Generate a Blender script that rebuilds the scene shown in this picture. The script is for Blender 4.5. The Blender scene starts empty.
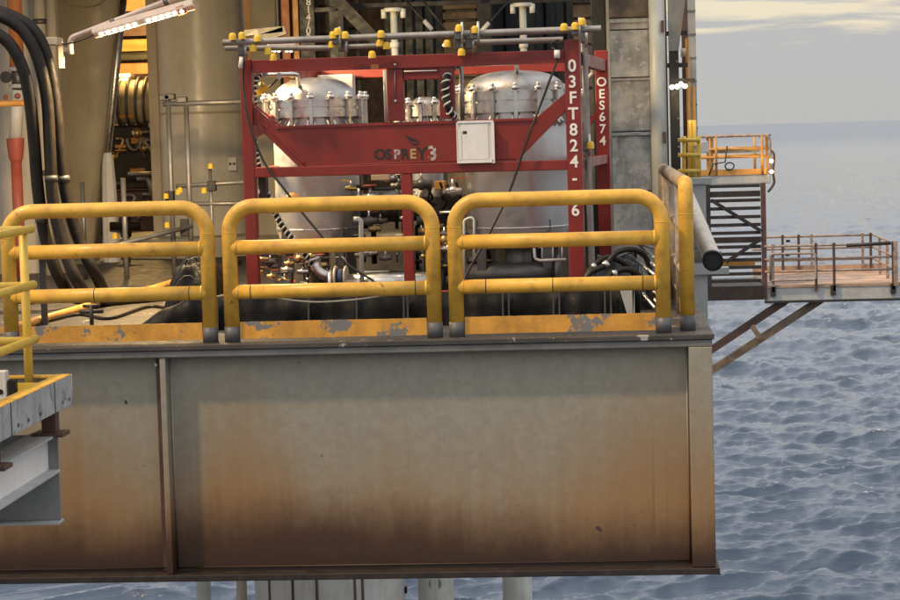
import bpy, math, random
import numpy as np
from mathutils import Vector, Matrix
random.seed(7)
SC = bpy.context.scene
COL = SC.collection
RAD = math.radians
# ------------------------------------------------------------------ camera
F, DIST, EYE, ROLL, VPX, VPY = 2200.0, 16.92, 1.59, RAD(1.6), 600, 127
_x, _y = VPX - 450, 300 - VPY
_c, _s = math.cos(ROLL), math.sin(ROLL)
_x, _y = _x * _c + _y * _s, -_x * _s + _y * _c
TH = math.atan(_y / F); PS = math.atan(_x / (F / math.cos(TH)))
CR = Matrix.Rotation(PS, 3, 'Z') @ Matrix.Rotation(math.pi / 2 - TH, 3, 'X') @ Matrix.Rotation(-ROLL, 3, 'Z')
CP = Vector((0, -DIST, EYE))
cd = bpy.data.cameras.new('camera'); cam = bpy.data.objects.new('camera', cd); COL.objects.link(cam)
cam.matrix_world = Matrix.Translation(CP) @ CR.to_4x4()
cd.sensor_fit = 'HORIZONTAL'; cd.sensor_width = 36; cd.lens = F / 900 * 36; cd.clip_end = 60000; cd.clip_start = .1
SC.camera = cam
def P(px, py, Y):
    """point where the sight line of a photo pixel meets the upright plane at depth Y"""
    d = CR @ Vector(((px - 450) / F, (300 - py) / F, -1)); t = (Y - CP.y) / d.y
    return CP + d * t
# ------------------------------------------------------------------ world, sun, exposure
SUN_DIR = Vector((.27, .15, -.42)).normalized()
w = bpy.data.worlds.new('World'); SC.world = w; w.use_nodes = True
N, L = w.node_tree.nodes, w.node_tree.links
N.clear()
def wn(t, **k):
    n = N.new(t)
    for a, b in k.items(): setattr(n, a, b)
    return n
wout = wn('ShaderNodeOutputWorld'); wbg = wn('ShaderNodeBackground'); wbg.inputs[1].default_value = .1
sky = wn('ShaderNodeTexSky', sky_type='NISHITA', sun_disc=False)
sky.sun_elevation = math.asin(-SUN_DIR.z); sky.sun_rotation = math.atan2(-SUN_DIR.x, -SUN_DIR.y) % (2 * math.pi)
wtc = wn('ShaderNodeTexCoord')
wsep = wn('ShaderNodeSeparateXYZ'); L.new(wtc.outputs['Generated'], wsep.inputs[0])
wmap = wn('ShaderNodeMapping'); wmap.inputs['Scale'].default_value = (7, 7, 75); wmap.inputs['Location'].default_value = (.6, .3, 0.15)
L.new(wtc.outputs['Generated'], wmap.inputs[0])
wno = wn('ShaderNodeTexNoise'); wno.inputs['Scale'].default_value = 1.6; wno.inputs['Detail'].default_value = 7; wno.inputs['Roughness'].default_value = .55
wno.inputs['Distortion'].default_value = .4
L.new(wmap.outputs[0], wno.inputs['Vector'])
wel = wn('ShaderNodeMapRange', interpolation_type='SMOOTHSTEP'); wel.inputs[1].default_value = .018; wel.inputs[2].default_value = .052; wel.inputs[3].default_value = -.16; wel.inputs[4].default_value = .10
L.new(wsep.outputs[2], wel.inputs[0])
wad = wn('ShaderNodeMath', operation='ADD'); L.new(wno.outputs[0], wad.inputs[0]); L.new(wel.outputs[0], wad.inputs[1])
wr = wn('ShaderNodeMapRange', interpolation_type='SMOOTHSTEP'); wr.inputs[1].default_value = .50; wr.inputs[2].default_value = .68
L.new(wad.outputs[0], wr.inputs[0])
wc = wn('ShaderNodeMix', data_type='RGBA'); wc.inputs[6].default_value = (6.8, 6.75, 6.75, 1); wc.inputs[7].default_value = (11.6, 10.2, 7.6, 1)
L.new(wr.outputs[0], wc.inputs[0])
whz = wn('ShaderNodeMapRange', interpolation_type='SMOOTHSTEP'); whz.inputs[1].default_value = .0; whz.inputs[2].default_value = .03; whz.inputs[3].default_value = 0; whz.inputs[4].default_value = 1
L.new(wsep.outputs[2], whz.inputs[0])
wh = wn('ShaderNodeMix', data_type='RGBA'); wh.inputs[6].default_value = (6.8, 6.75, 6.7, 1)
L.new(whz.outputs[0], wh.inputs[0]); L.new(wc.outputs[2], wh.inputs[7])
wz = wn('ShaderNodeMapRange', interpolation_type='SMOOTHSTEP'); wz.inputs[1].default_value = .045; wz.inputs[2].default_value = .24; L.new(wsep.outputs[2], wz.inputs[0])
wzm = wn('ShaderNodeMix', data_type='RGBA'); wzm.inputs[7].default_value = (14.6, 14.9, 15.6, 1); L.new(wz.outputs[0], wzm.inputs[0]); L.new(wh.outputs[2], wzm.inputs[6])
wm = wn('ShaderNodeMix', data_type='RGBA'); wm.inputs[0].default_value = .95
L.new(sky.outputs[0], wm.inputs[6]); L.new(wzm.outputs[2], wm.inputs[7])
L.new(wm.outputs[2], wbg.inputs[0]); L.new(wbg.outputs[0], wout.inputs[0])
sd = bpy.data.lights.new('sun', 'SUN'); sd.energy = 4.0; sd.angle = RAD(3); sd.color = (1, .70, .37)
sun = bpy.data.objects.new('sun', sd); COL.objects.link(sun)
sun.rotation_euler = SUN_DIR.to_track_quat('-Z', 'Y').to_euler()
SC.view_settings.view_transform = 'Standard'; SC.view_settings.look = 'None'; SC.view_settings.gamma = 1
SC.view_settings.exposure = -.38
# ------------------------------------------------------------------ materials
def mat(name, col, rough=.5, metal=0., var=.18, vs=3., dirt=0., dcol=(.09, .06, .035), ds=(5, 5, .7), rust=0., rcol=(.16, .06, .025), rs=6., bump=.15, bs=40., spec=.5, emit=None, cs=9., chip=0., ccol=(.2, .21, .22), coat=0.):
    m = bpy.data.materials.new(name); m.use_nodes = True
    nt = m.node_tree; b = nt.nodes['Principled BSDF']; lk = nt.links
    def nn(t, **k):
        n = nt.nodes.new(t)
        for a, v in k.items(): setattr(n, a, v)
        return n
    if emit:
        b.inputs['Base Color'].default_value = (.8, .8, .8, 1)
        b.inputs['Emission Color'].default_value = (*emit[0], 1); b.inputs['Emission Strength'].default_value = emit[1]
        return m
    tc = nn('ShaderNodeTexCoord'); oi = nn('ShaderNodeObjectInfo')
    mu = nn('ShaderNodeMath', operation='MULTIPLY'); mu.inputs[1].default_value = 37; lk.new(oi.outputs['Random'], mu.inputs[0])
    va = nn('ShaderNodeVectorMath', operation='ADD'); lk.new(tc.outputs['Object'], va.inputs[0]); lk.new(mu.outputs[0], va.inputs[1])
    def noise(scale, detail=6, vec=None, ro=.6):
        n = nn('ShaderNodeTexNoise'); n.inputs['Scale'].default_value = scale; n.inputs['Detail'].default_value = detail; n.inputs['Roughness'].default_value = ro
        lk.new((vec or va).outputs[0], n.inputs['Vector']); return n.outputs[0]
    def mr(src, a, z, lo=0., hi=1.):
        n = nn('ShaderNodeMapRange', interpolation_type='SMOOTHSTEP')
        for i, v in enumerate((a, z, lo, hi)): n.inputs[i + 1].default_value = v
        lk.new(src, n.inputs[0]); return n.outputs[0]
    def mix(fac, a, c):
        n = nn('ShaderNodeMix', data_type='RGBA'); lk.new(fac, n.inputs[0])
        for i, v in ((6, a), (7, c)):
            if isinstance(v, tuple): n.inputs[i].default_value = (*[max(0, q) for q in v], 1)
            else: lk.new(v, n.inputs[i])
        return n.outputs[2]
    c = mix(mr(noise(vs), .3, .7), tuple(q * (1 - var) for q in col), tuple(q * (1 + var) for q in col))
    rf = None
    if chip:
        f = mr(noise(cs, 8, ro=.7), .66 - chip * .3, .675 - chip * .3); c = mix(f, c, ccol)
    if dirt:
        mp = nn('ShaderNodeMapping'); mp.inputs['Scale'].default_value = ds; lk.new(va.outputs[0], mp.inputs[0])
        c = mix(mr(noise(2.2, 8, mp), .45, .8, 0, dirt), c, dcol)
    if rust:
        f = mr(noise(rs, 9, ro=.72), .72 - rust * .35, .80 - rust * .3); c = mix(f, c, rcol)
    lk.new(c, b.inputs['Base Color'])
    lk.new(mr(noise(vs * 3, 5), .25, .75, max(.03, rough - .12), min(1, rough + .14)), b.inputs['Roughness'])
    b.inputs['Metallic'].default_value = metal; b.inputs['Specular IOR Level'].default_value = spec
    if coat: b.inputs['Coat Weight'].default_value = coat; b.inputs['Coat Roughness'].default_value = .25
    if bump:
        bp = nn('ShaderNodeBump'); bp.inputs['Strength'].default_value = bump; bp.inputs['Distance'].default_value = .01
        lk.new(noise(bs, 4), bp.inputs['Height']); lk.new(bp.outputs[0], b.inputs['Normal'])
    return m
M = {}
M['yellow'] = mat('yellow paint', (.69, .39, .05), .42, var=.16, vs=4, dirt=.6, dcol=(.28, .13, .04), ds=(4, 4, 4), rust=.30, rcol=(.14, .06, .02), rs=7, bump=.12)
M['yellow2'] = mat('lemon yellow paint', (.70, .47, .07), .4, var=.1, dirt=.25, dcol=(.3, .17, .04), rust=.1, bump=.1)
M['toe'] = mat('chipped yellow paint', (.60, .29, .04), .5, var=.2, vs=5, dirt=.4, dcol=(.25, .12, .04), rust=.24, cs=3.2, chip=.30, ccol=(.17, .17, .165), bump=.3)
M['grey'] = mat('grey deck paint', (.13, .13, .125), .55, var=.22, dirt=.4, dcol=(.22, .18, .14), rust=.16, bump=.25)
M['deckp'] = mat('worn deck paint', (.05, .046, .042), .6, var=.25, dirt=.6, dcol=(.10, .062, .034), ds=(1.5, 1.5, 1.5), rust=.2, chip=.13, ccol=(.34, .31, .28), bump=.3)
M['sleeve'] = mat('slate grey paint', (.085, .085, .09), .5, var=.12, dirt=.2, bump=.1)
M['red'] = mat('dark red paint', (.20, .016, .010), .42, var=.16, vs=2, dirt=.3, dcol=(.09, .014, .011), rust=.14, rcol=(.07, .022, .016), bump=.08)
M['steel'] = mat('stainless steel', (.60, .58, .55), .33, 1., var=.1, dirt=.25, dcol=(.35, .31, .25), bump=.05)
M['vessel'] = mat('brushed stainless shell', (.66, .655, .65), .42, .9, var=.06, vs=2, dirt=.2, dcol=(.4, .36, .3), bump=.04)
M['lid'] = mat('matt steel lid', (.42, .41, .40), .5, .9, var=.12, vs=3, dirt=.35, dcol=(.3, .27, .22), bump=.06)
M['castgrey'] = mat('cast steel', (.13, .125, .118), .45, .6, var=.2, dirt=.4, bump=.15)
M['white'] = mat('white paint', (.62, .60, .56), .5, var=.08, dirt=.45, dcol=(.3, .22, .13), rust=.1, bump=.06)
M['cream'] = mat('cream paint', (.54, .47, .36), .38, var=.1, vs=1.2, dirt=.35, dcol=(.24, .17, .10), rust=.08, bump=.04, bs=12)
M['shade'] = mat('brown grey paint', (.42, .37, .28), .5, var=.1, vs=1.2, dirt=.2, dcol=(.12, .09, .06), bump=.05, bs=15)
M['paper'] = mat('white sheet', (.75, .73, .70), .5, var=.05, vs=8, dirt=.15, bump=.03)
M['black'] = mat('black rubber', (.012, .009, .007), .5, var=.3, vs=6, dirt=.3, dcol=(.04, .03, .02), bump=.2, spec=.3)
M['blackfab'] = mat('black coated fabric', (.0035, .0035, .004), .55, var=.35, vs=4, dirt=.3, dcol=(.009, .008, .007), bump=.5, bs=9, spec=.16)
M['tarp'] = mat('shiny black sheeting', (.004, .004, .0045), .36, var=.3, vs=4, dirt=.2, dcol=(.012, .011, .01), bump=.4, bs=14, spec=.3)
M['blotch'] = mat('blotched grey paint', (.36, .365, .36), .55, var=.2, vs=4, dirt=.6, dcol=(.18, .155, .13), rust=.2, chip=.3, ccol=(.22, .22, .22), bump=.2)
M['ribgrey'] = mat('dull grey strap', (.045, .045, .045), .5, var=.2, bump=.1)
M['dark'] = mat('dark steelwork', (.022, .021, .020), .5, var=.25, dirt=.4, dcol=(.055, .042, .03), rust=.12, bump=.12)
M['darkg'] = mat('dark green grey steel', (.028, .033, .032), .5, var=.2, dirt=.35, dcol=(.06, .05, .04), bump=.08)
M['darkb'] = mat('dark blue grey corrugated steel', (.018, .024, .029), .5, var=.2, dirt=.4, dcol=(.03, .03, .03), bump=.08)
M['rustpl'] = mat('rusty brown plate', (.15, .11, .075), .7, var=.35, vs=4, dirt=.5, dcol=(.07, .05, .035), rust=.3, rcol=(.12, .055, .03), bump=.5, bs=25)
M['weather'] = mat('weathered grey plate', (.36, .345, .31), .75, var=.3, vs=5, dirt=.75, dcol=(.15, .13, .11), ds=(6, 6, 1.2), chip=.34, ccol=(.46, .45, .42), bump=.5, bs=25)
M['palepipe'] = mat('pale green grey paint', (.56, .57, .51), .4, var=.1, dirt=.4, dcol=(.24, .2, .15), rust=.14, bump=.06)
M['midgrey'] = mat('mid grey paint', (.22, .225, .215), .5, var=.15, dirt=.4, dcol=(.14, .11, .08), rust=.1, bump=.08)
M['ltgrey'] = mat('light grey paint', (.42, .43, .42), .48, var=.1, dirt=.4, dcol=(.24, .21, .17), rust=.12, bump=.08)
M['galv'] = mat('galvanised tube', (.30, .28, .26), .45, .6, var=.2, dirt=.45, dcol=(.15, .1, .06), bump=.1)
M['brown'] = mat('brown primer', (.09, .048, .036), .55, var=.25, dirt=.4, dcol=(.03, .02, .02), rust=.25, bump=.15)
M['orange'] = mat('orange paint', (.52, .19, .06), .5, var=.2, dirt=.45, dcol=(.25, .1, .05), rust=.2, bump=.1)
M['ochre'] = mat('ochre paint', (.55, .27, .06), .5, var=.15, dirt=.3, dcol=(.25, .12, .04), bump=.06)
M['rustrail'] = mat('peeling orange rail paint', (.31, .235, .19), .6, var=.35, vs=8, dirt=.5, dcol=(.17, .08, .06), ds=(3, 3, 3), rust=.3, bump=.1)
M['rustdeck'] = mat('rusty orange decking', (.44, .30, .21), .65, var=.3, vs=1.5, dirt=.6, dcol=(.22, .12, .08), ds=(1, 1, 1), rust=.2, bump=.15)
M['slat'] = mat('dark brown slat paint', (.020, .013, .011), .55, var=.3, dirt=.3, bump=.1)
M['creamgloss'] = mat('glossy cream leg paint', (.74, .70, .61), .27, var=.08, vs=1.2, dirt=.15, dcol=(.22, .16, .10), rust=.06, bump=.02, bs=6)
M['bare'] = mat('worn bare rail', (.30, .25, .19), .6, var=.3, vs=8, dirt=.5, dcol=(.16, .09, .05), ds=(3, 3, 3), rust=.25, chip=.25, ccol=(.5, .28, .06), bump=.15)
M['capy'] = mat('yellow plastic cap', (.78, .48, .03), .35, var=.1, bump=.02)
M['brass'] = mat('brass fittings', (.55, .38, .16), .35, .9, var=.2, dirt=.4, bump=.05)
M['blue'] = mat('blue paint', (.03, .06, .14), .45, var=.15, dirt=.3, bump=.05)
M['pinkred'] = mat('faded red paint', (.36, .08, .05), .5, var=.15, dirt=.3, bump=.06)
M['letter'] = mat('white lettering', (.78, .76, .72), .5, var=.06, vs=20, dirt=.2, bump=0)
M['letworn'] = mat('worn white lettering', (.42, .38, .36), .6, var=.3, vs=25, chip=.42, ccol=(.2, .03, .02), bump=0)
M['letdark'] = mat('black lettering', (.02, .012, .012), .5, var=.2, bump=0)
M['led'] = mat('led', (1, 1, 1), emit=((1, .93, .72), 9))
M['ledw'] = mat('warm tube', (1, 1, 1), emit=((1, .82, .45), 7))
M['paletray'] = mat('lamp housing', (.48, .40, .36), .5, var=.1, dirt=.3, bump=.05)

def beam_mat():
    m = bpy.data.materials.new('rust stained girder paint'); m.use_nodes = True
    nt = m.node_tree; b = nt.nodes['Principled BSDF']; lk = nt.links
    def nn(t, **k):
        n = nt.nodes.new(t)
        for a, v in k.items(): setattr(n, a, v)
        return n
    tc = nn('ShaderNodeTexCoord')
    def noise(sc, scale, detail=7, ro=.6):
        mp = nn('ShaderNodeMapping'); mp.inputs['Scale'].default_value = sc; lk.new(tc.outputs['Object'], mp.inputs[0])
        n = nn('ShaderNodeTexNoise'); n.inputs['Scale'].default_value = scale; n.inputs['Detail'].default_value = detail; n.inputs['Roughness'].default_value = ro
        lk.new(mp.outputs[0], n.inputs['Vector']); return n.outputs[0]
    def math_(op, a, c):
        n = nn('ShaderNodeMath', operation=op)
        for i, v in enumerate((a, c)):
            if isinstance(v, (int, float)): n.inputs[i].default_value = v
            else: lk.new(v, n.inputs[i])
        return n.outputs[0]
    def mr(src, a, z, lo=0., hi=1.):
        n = nn('ShaderNodeMapRange', interpolation_type='SMOOTHSTEP')
        for i, v in enumerate((a, z, lo, hi)): n.inputs[i + 1].default_value = v
        lk.new(src, n.inputs[0]); return n.outputs[0]
    def mix(fac, a, c):
        n = nn('ShaderNodeMix', data_type='RGBA'); lk.new(fac, n.inputs[0])
        for i, v in ((6, a), (7, c)):
            if isinstance(v, tuple): n.inputs[i].default_value = (*v, 1)
            else: lk.new(v, n.inputs[i])
        return n.outputs[2]
    sp = nn('ShaderNodeSeparateXYZ'); lk.new(tc.outputs['Object'], sp.inputs[0])
    z, x = sp.outputs[2], sp.outputs[0]
    big = noise((.9, 1, .35), 1.1, 5)                # broad stains
    streak = noise((7, 1, .35), 1.3, 8, .65)         # runs down the plate
    fine = noise((1, 1, 1), 14, 8, .7)
    c = mix(mr(fine, .3, .7), (.245, .226, .176), (.30, .278, .218))
    def hump(x0, wd):
        return mr(math_('ABSOLUTE', math_('SUBTRACT', x, x0), 0), 0., wd, 1, 0)
    warm = math_('MAXIMUM', math_('MAXIMUM', hump(-2.85, .75), hump(.35, 1.3)), hump(-4.3, 1.1))
    # tan bleed: uneven, gathered in a few places
    t = math_('ADD', z, math_('MULTIPLY', math_('SUBTRACT', big, .5), .9))
    t = math_('ADD', t, math_('MULTIPLY', math_('SUBTRACT', streak, .5), .9))
    t = math_('SUBTRACT', t, math_('MULTIPLY', warm, .55))
    c = mix(mr(t, -1.85, -.55, .85, 0), c, (.265, .142, .050))
    run = noise((16, 1, .22), 1.0, 6, .6)
    c = mix(math_('MULTIPLY', mr(run, .60, .74), mr(z, -.35, -1.0, 0, .55)), c, (.17, .082, .030))
    # brown rust band near the bottom
    r = math_('ADD', z, math_('MULTIPLY', math_('SUBTRACT', big, .5), .55))
    r = math_('ADD', r, math_('MULTIPLY', math_('SUBTRACT', fine, .5), .14))
    r = math_('ADD', r, math_('MULTIPLY', math_('SUBTRACT', streak, .5), .16))
    r = math_('ADD', r, math_('MULTIPLY', hump(.3, 1.2), .09))
    r = math_('SUBTRACT', r, math_('MULTIPLY', hump(-2.6, 1.0), .12))
    c = mix(mr(r, -1.70, -1.16, 1, 0), c, (.052, .020, .0075))
    c = mix(mr(math_('ADD', z, math_('MULTIPLY', fine, .14)), -1.75, -1.54, .85, 0), c, (.026, .013, .008))
    # small blemishes
    sp2 = noise((1, 1, 1), 5.5, 2); c = mix(mr(sp2, .77, .785), c, (.05, .03, .02))
    sp3 = noise((1, 1, 1), 17, 3); c = mix(mr(sp3, .745, .765), c, (.07, .04, .025))
    lk.new(c, b.inputs['Base Color']); b.inputs['Roughness'].default_value = .55
    bp = nn('ShaderNodeBump'); bp.inputs['Strength'].default_value = .12; bp.inputs['Distance'].default_value = .01
    lk.new(fine, bp.inputs['Height']); lk.new(bp.outputs[0], b.inputs['Normal'])
    return m
M['girder'] = beam_mat()
# ------------------------------------------------------------------ mesh helpers
class MB:
    def __init__(s): s.v, s.f, s.sm = [], [], []
    def add(s, vs, fs, smooth=False):
        o = len(s.v); s.v += [tuple(p) for p in vs]; s.f += [[i + o for i in f] for f in fs]
        s.sm += smooth if isinstance(smooth, list) else [smooth] * len(fs); return s
    def box(s, a, b):
        x0, y0, z0 = (min(a[i], b[i]) for i in range(3)); x1, y1, z1 = (max(a[i], b[i]) for i in range(3))
        return s.add([(x0, y0, z0), (x1, y0, z0), (x1, y1, z0), (x0, y1, z0), (x0, y0, z1), (x1, y0, z1), (x1, y1, z1), (x0, y1, z1)],
                     [(0, 3, 2, 1), (4, 5, 6, 7), (0, 1, 5, 4), (1, 2, 6, 5), (2, 3, 7, 6), (3, 0, 4, 7)])
    def bar(s, p, q, wd, hd, up=(0, 0, 1)):
        p, q = Vector(p), Vector(q); d = (q - p).normalized(); u = Vector(up)
        if abs(d.dot(u)) > .98: u = Vector((0, 1, 0))
        a = d.cross(u).normalized() * wd / 2; b = a.cross(d).normalized() * hd / 2
        vs = [e + i * a + j * b for e in (p, q) for i, j in ((-1, -1), (1, -1), (1, 1), (-1, 1))]
        return s.add(vs, [(3, 2, 1, 0), (4, 5, 6, 7), (0, 1, 5, 4), (1, 2, 6, 5), (2, 3, 7, 6), (3, 0, 4, 7)])
    def tube(s, pts, r, n=14, caps=True):
        pts = [Vector(p) for p in pts]; m = len(pts); rr = r if isinstance(r, (list, tuple)) else [r] * m
        tan = [(pts[min(i + 1, m - 1)] - pts[max(i - 1, 0)]).normalized() for i in range(m)]
        u = Vector((0, 0, 1)) if abs(tan[0].z) < .9 else Vector((0, 1, 0))
        u = (u - tan[0] * u.dot(tan[0])).normalized(); vs = []
        for i in range(m):
            u = (u - tan[i] * u.dot(tan[i])).normalized(); w_ = tan[i].cross(u)
            for k in range(n):
                a = 2 * math.pi * k / n; vs.append(pts[i] + (u * math.cos(a) + w_ * math.sin(a)) * rr[i])
        fs = [(i * n + k, i * n + (k + 1) % n, (i + 1) * n + (k + 1) % n, (i + 1) * n + k) for i in range(m - 1) for k in range(n)]
        sm = [True] * len(fs)
        if caps: fs += [tuple(range(n - 1, -1, -1)), tuple((m - 1) * n + k for k in range(n))]; sm += [False, False]
        return s.add(vs, fs, sm)
    def lathe(s, prof, n=40, c=(0, 0, 0), wob=0):
        c = Vector(c); segs = []; cur = [prof[0]]
        for i in range(1, len(prof)):
            cur.append(prof[i])
            if i < len(prof) - 1:
                a = Vector(prof[i]) - Vector(prof[i - 1]); b = Vector(prof[i + 1]) - Vector(prof[i])
                if a.angle(b, 0) > RAD(32): segs.append(cur); cur = [prof[i]]
        segs.append(cur)
        for sg in segs:
            vs = []
            for r, z in sg:
                for k in range(n):
                    a = 2 * math.pi * k / n; q = r * (1 + wob * math.sin(a * 7) + wob * .7 * math.sin(a * 11 + 1)); vs.append(c + Vector((q * math.cos(a), q * math.sin(a), z)))
            s.add(vs, [(i * n + k, i * n + (k + 1) % n, (i + 1) * n + (k + 1) % n, (i + 1) * n + k) for i in range(len(sg) - 1) for k in range(n)], True)
        return s
    def prism(s, poly, y0, y1):
        """polygon in xz pushed along y (y0 front)"""
        n = len(poly); vs = [(x, y0, z) for x, z in poly] + [(x, y1, z) for x, z in poly]
        ar = sum(poly[i][0] * poly[(i + 1) % n][1] - poly[(i + 1) % n][0] * poly[i][1] for i in range(n))
        idx = list(range(n)) if ar > 0 else list(range(n - 1, -1, -1))
        fs = [tuple(idx), tuple(n + i for i in reversed(idx))]
        for k in range(n):
            a, b = idx[k], idx[(k + 1) % n]; fs.append((b, a, n + a, n + b))
        return s.add(vs, fs)
    def ball(s, c, r, n=10, m=6, sq=1.):
        prof = [(max(1e-4, r * math.sin(math.pi * i / m)), -r * sq * math.cos(math.pi * i / m)) for i in range(m + 1)]
        c = Vector(c); vs = [c + Vector((q * math.cos(2 * math.pi * k / n), q * math.sin(2 * math.pi * k / n), z)) for q, z in prof for k in range(n)]
        return s.add(vs, [(i * n + k, i * n + (k + 1) % n, (i + 1) * n + (k + 1) % n, (i + 1) * n + k) for i in range(m) for k in range(n)], True)
    def mesh(s, name):
        me = bpy.data.meshes.new(name); me.from_pydata(s.v, [], s.f); me.polygons.foreach_set('use_smooth', s.sm); me.update(); return me
def fillet(pts, r, n=7):
    pts = [Vector(p) for p in pts]; out = [pts[0]]
    for i in range(1, len(pts) - 1):
        p, a, b = pts[i], (pts[i - 1] - pts[i]), (pts[i + 1] - pts[i]); la, lb = a.length, b.length
        a.normalize(); b.normalize(); ang = a.angle(b)
        if ang > 3.1: out.append(p); continue
        t = min(r / math.tan(ang / 2), la * .49, lb * .49); q = t * math.tan(ang / 2)
        ce = p + (a + b).normalized() * (q / math.sin(ang / 2)); s0, s1 = p + a * t - ce, p + b * t - ce
        tot = s0.angle(s1); ax = s0.cross(s1).normalized()
        for k in range(n + 1): out.append(ce + Matrix.Rotation(tot * k / n, 3, ax) @ s0)
    out.append(pts[-1]); return out
def smooth_path(pts, n=8):
    pts = [Vector(p) for p in pts]; out = []
    for i in range(len(pts) - 1):
        p0, p1, p2, p3 = pts[max(i - 1, 0)], pts[i], pts[i + 1], pts[min(i + 2, len(pts) - 1)]
        for k in range(n):
            t = k / n; out.append(.5 * ((2 * p1) + (p2 - p0) * t + (2 * p0 - 5 * p1 + 4 * p2 - p3) * t * t + (3 * p1 - p0 - 3 * p2 + p3) * t ** 3))
    out.append(pts[-1]); return out
def link(name, data, m=None, parent=None, bev=0):
    o = bpy.data.objects.new(name, data); COL.objects.link(o)
    if m and not data.materials: data.materials.append(M[m])
    if parent: o.parent = parent
    if bev:
        b = o.modifiers.new('bevel', 'BEVEL'); b.width = bev; b.segments = 2; b.limit_method = 'ANGLE'; b.angle_limit = RAD(50)
    return o
def obj(name, mb, m, parent=None, bev=0): return link(name, mb.mesh(name), m, parent, bev)
def tag(o, label, cat, group=None):
    o['label'] = label; o['category'] = cat
    if group: o['group'] = group
    return o
def thing(name, label, cat, loc=(0, 0, 0), rz=0, group=None):
    o = bpy.data.objects.new(name, None); COL.objects.link(o); o.location = loc; o.rotation_euler = (0, 0, rz); o.empty_display_size = .2
    return tag(o, label, cat, group)
def structure(o): o['kind'] = 'structure'; return o
def stuff(o): o['kind'] = 'stuff'; return o
def text(name, s, size, m, parent, loc, rot=(math.pi / 2, 0, 0), depth=.002, bold=.02, align='CENTER'):
    cu = bpy.data.curves.new('t', 'FONT'); cu.body = s; cu.size = size; cu.extrude = depth; cu.offset = bold * size; cu.align_x = align; cu.align_y = 'CENTER'; cu.resolution_u = 4
    t = bpy.data.objects.new('t', cu); COL.objects.link(t)
    me = bpy.data.meshes.new_from_object(t.evaluated_get(bpy.context.evaluated_depsgraph_get()))
    bpy.data.objects.remove(t); me.materials.clear(); me.materials.append(M[m])
    o = link(name, me, None, parent); o.location = loc; o.rotation_euler = rot; return o
def lamp(kind, loc, energy, col, size=.3, parent=None, rot=None, sy=None, spot=None):
    d = bpy.data.lights.new('lamp_light', kind); d.energy = energy; d.color = col
    if kind == 'AREA':
        d.size = size
        if sy: d.shape = 'RECTANGLE'; d.size_y = sy
    else: d.shadow_soft_size = size
    o = bpy.data.objects.new('lamp_light', d); COL.objects.link(o); o.location = loc
    if rot: o.rotation_euler = rot
    if parent: o.parent = parent
    return o
# ================================================================== SEA
SEA_Z = -26.0
def ocean(n, size, lo, hi, amp, wdir, seed, p=2.0):
    rng = np.random.default_rng(seed); k1 = 2 * np.pi * np.fft.fftfreq(n, size / n)
    kx, ky = np.meshgrid(k1, k1); k = np.hypot(kx, ky); k[0, 0] = 1e9
    lam = 2 * np.pi / k
    ph = np.where((lam > lo * .3) & (lam < hi * 3), 1., 0.) / k ** p * np.exp(-(lam / hi) ** 2) * np.exp(-(lo / lam) ** 2)
    c = (kx * math.cos(wdir) + ky * math.sin(wdir)) / k; ph *= (.18 + .82 * c ** 4)
    h = (rng.normal(size=(n, n)) + 1j * rng.normal(size=(n, n))) * ph
    z = np.fft.ifft2(h).real; s = amp / z.std(); h *= s; z *= s
    return z, np.fft.ifft2(1j * h * kx / k).real, np.fft.ifft2(1j * h * ky / k).real
def sample(a, u, v):
    n = a.shape[0]; i, j = np.floor(u).astype(int), np.floor(v).astype(int); f, g = u - i, v - j
    i0, i1, j0, j1 = i % n, (i + 1) % n, j % n, (j + 1) % n
    return (a[j0, i0] * (1 - f) + a[j0, i1] * f) * (1 - g) + (a[j1, i0] * (1 - f) + a[j1, i1] * f) * g
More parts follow.
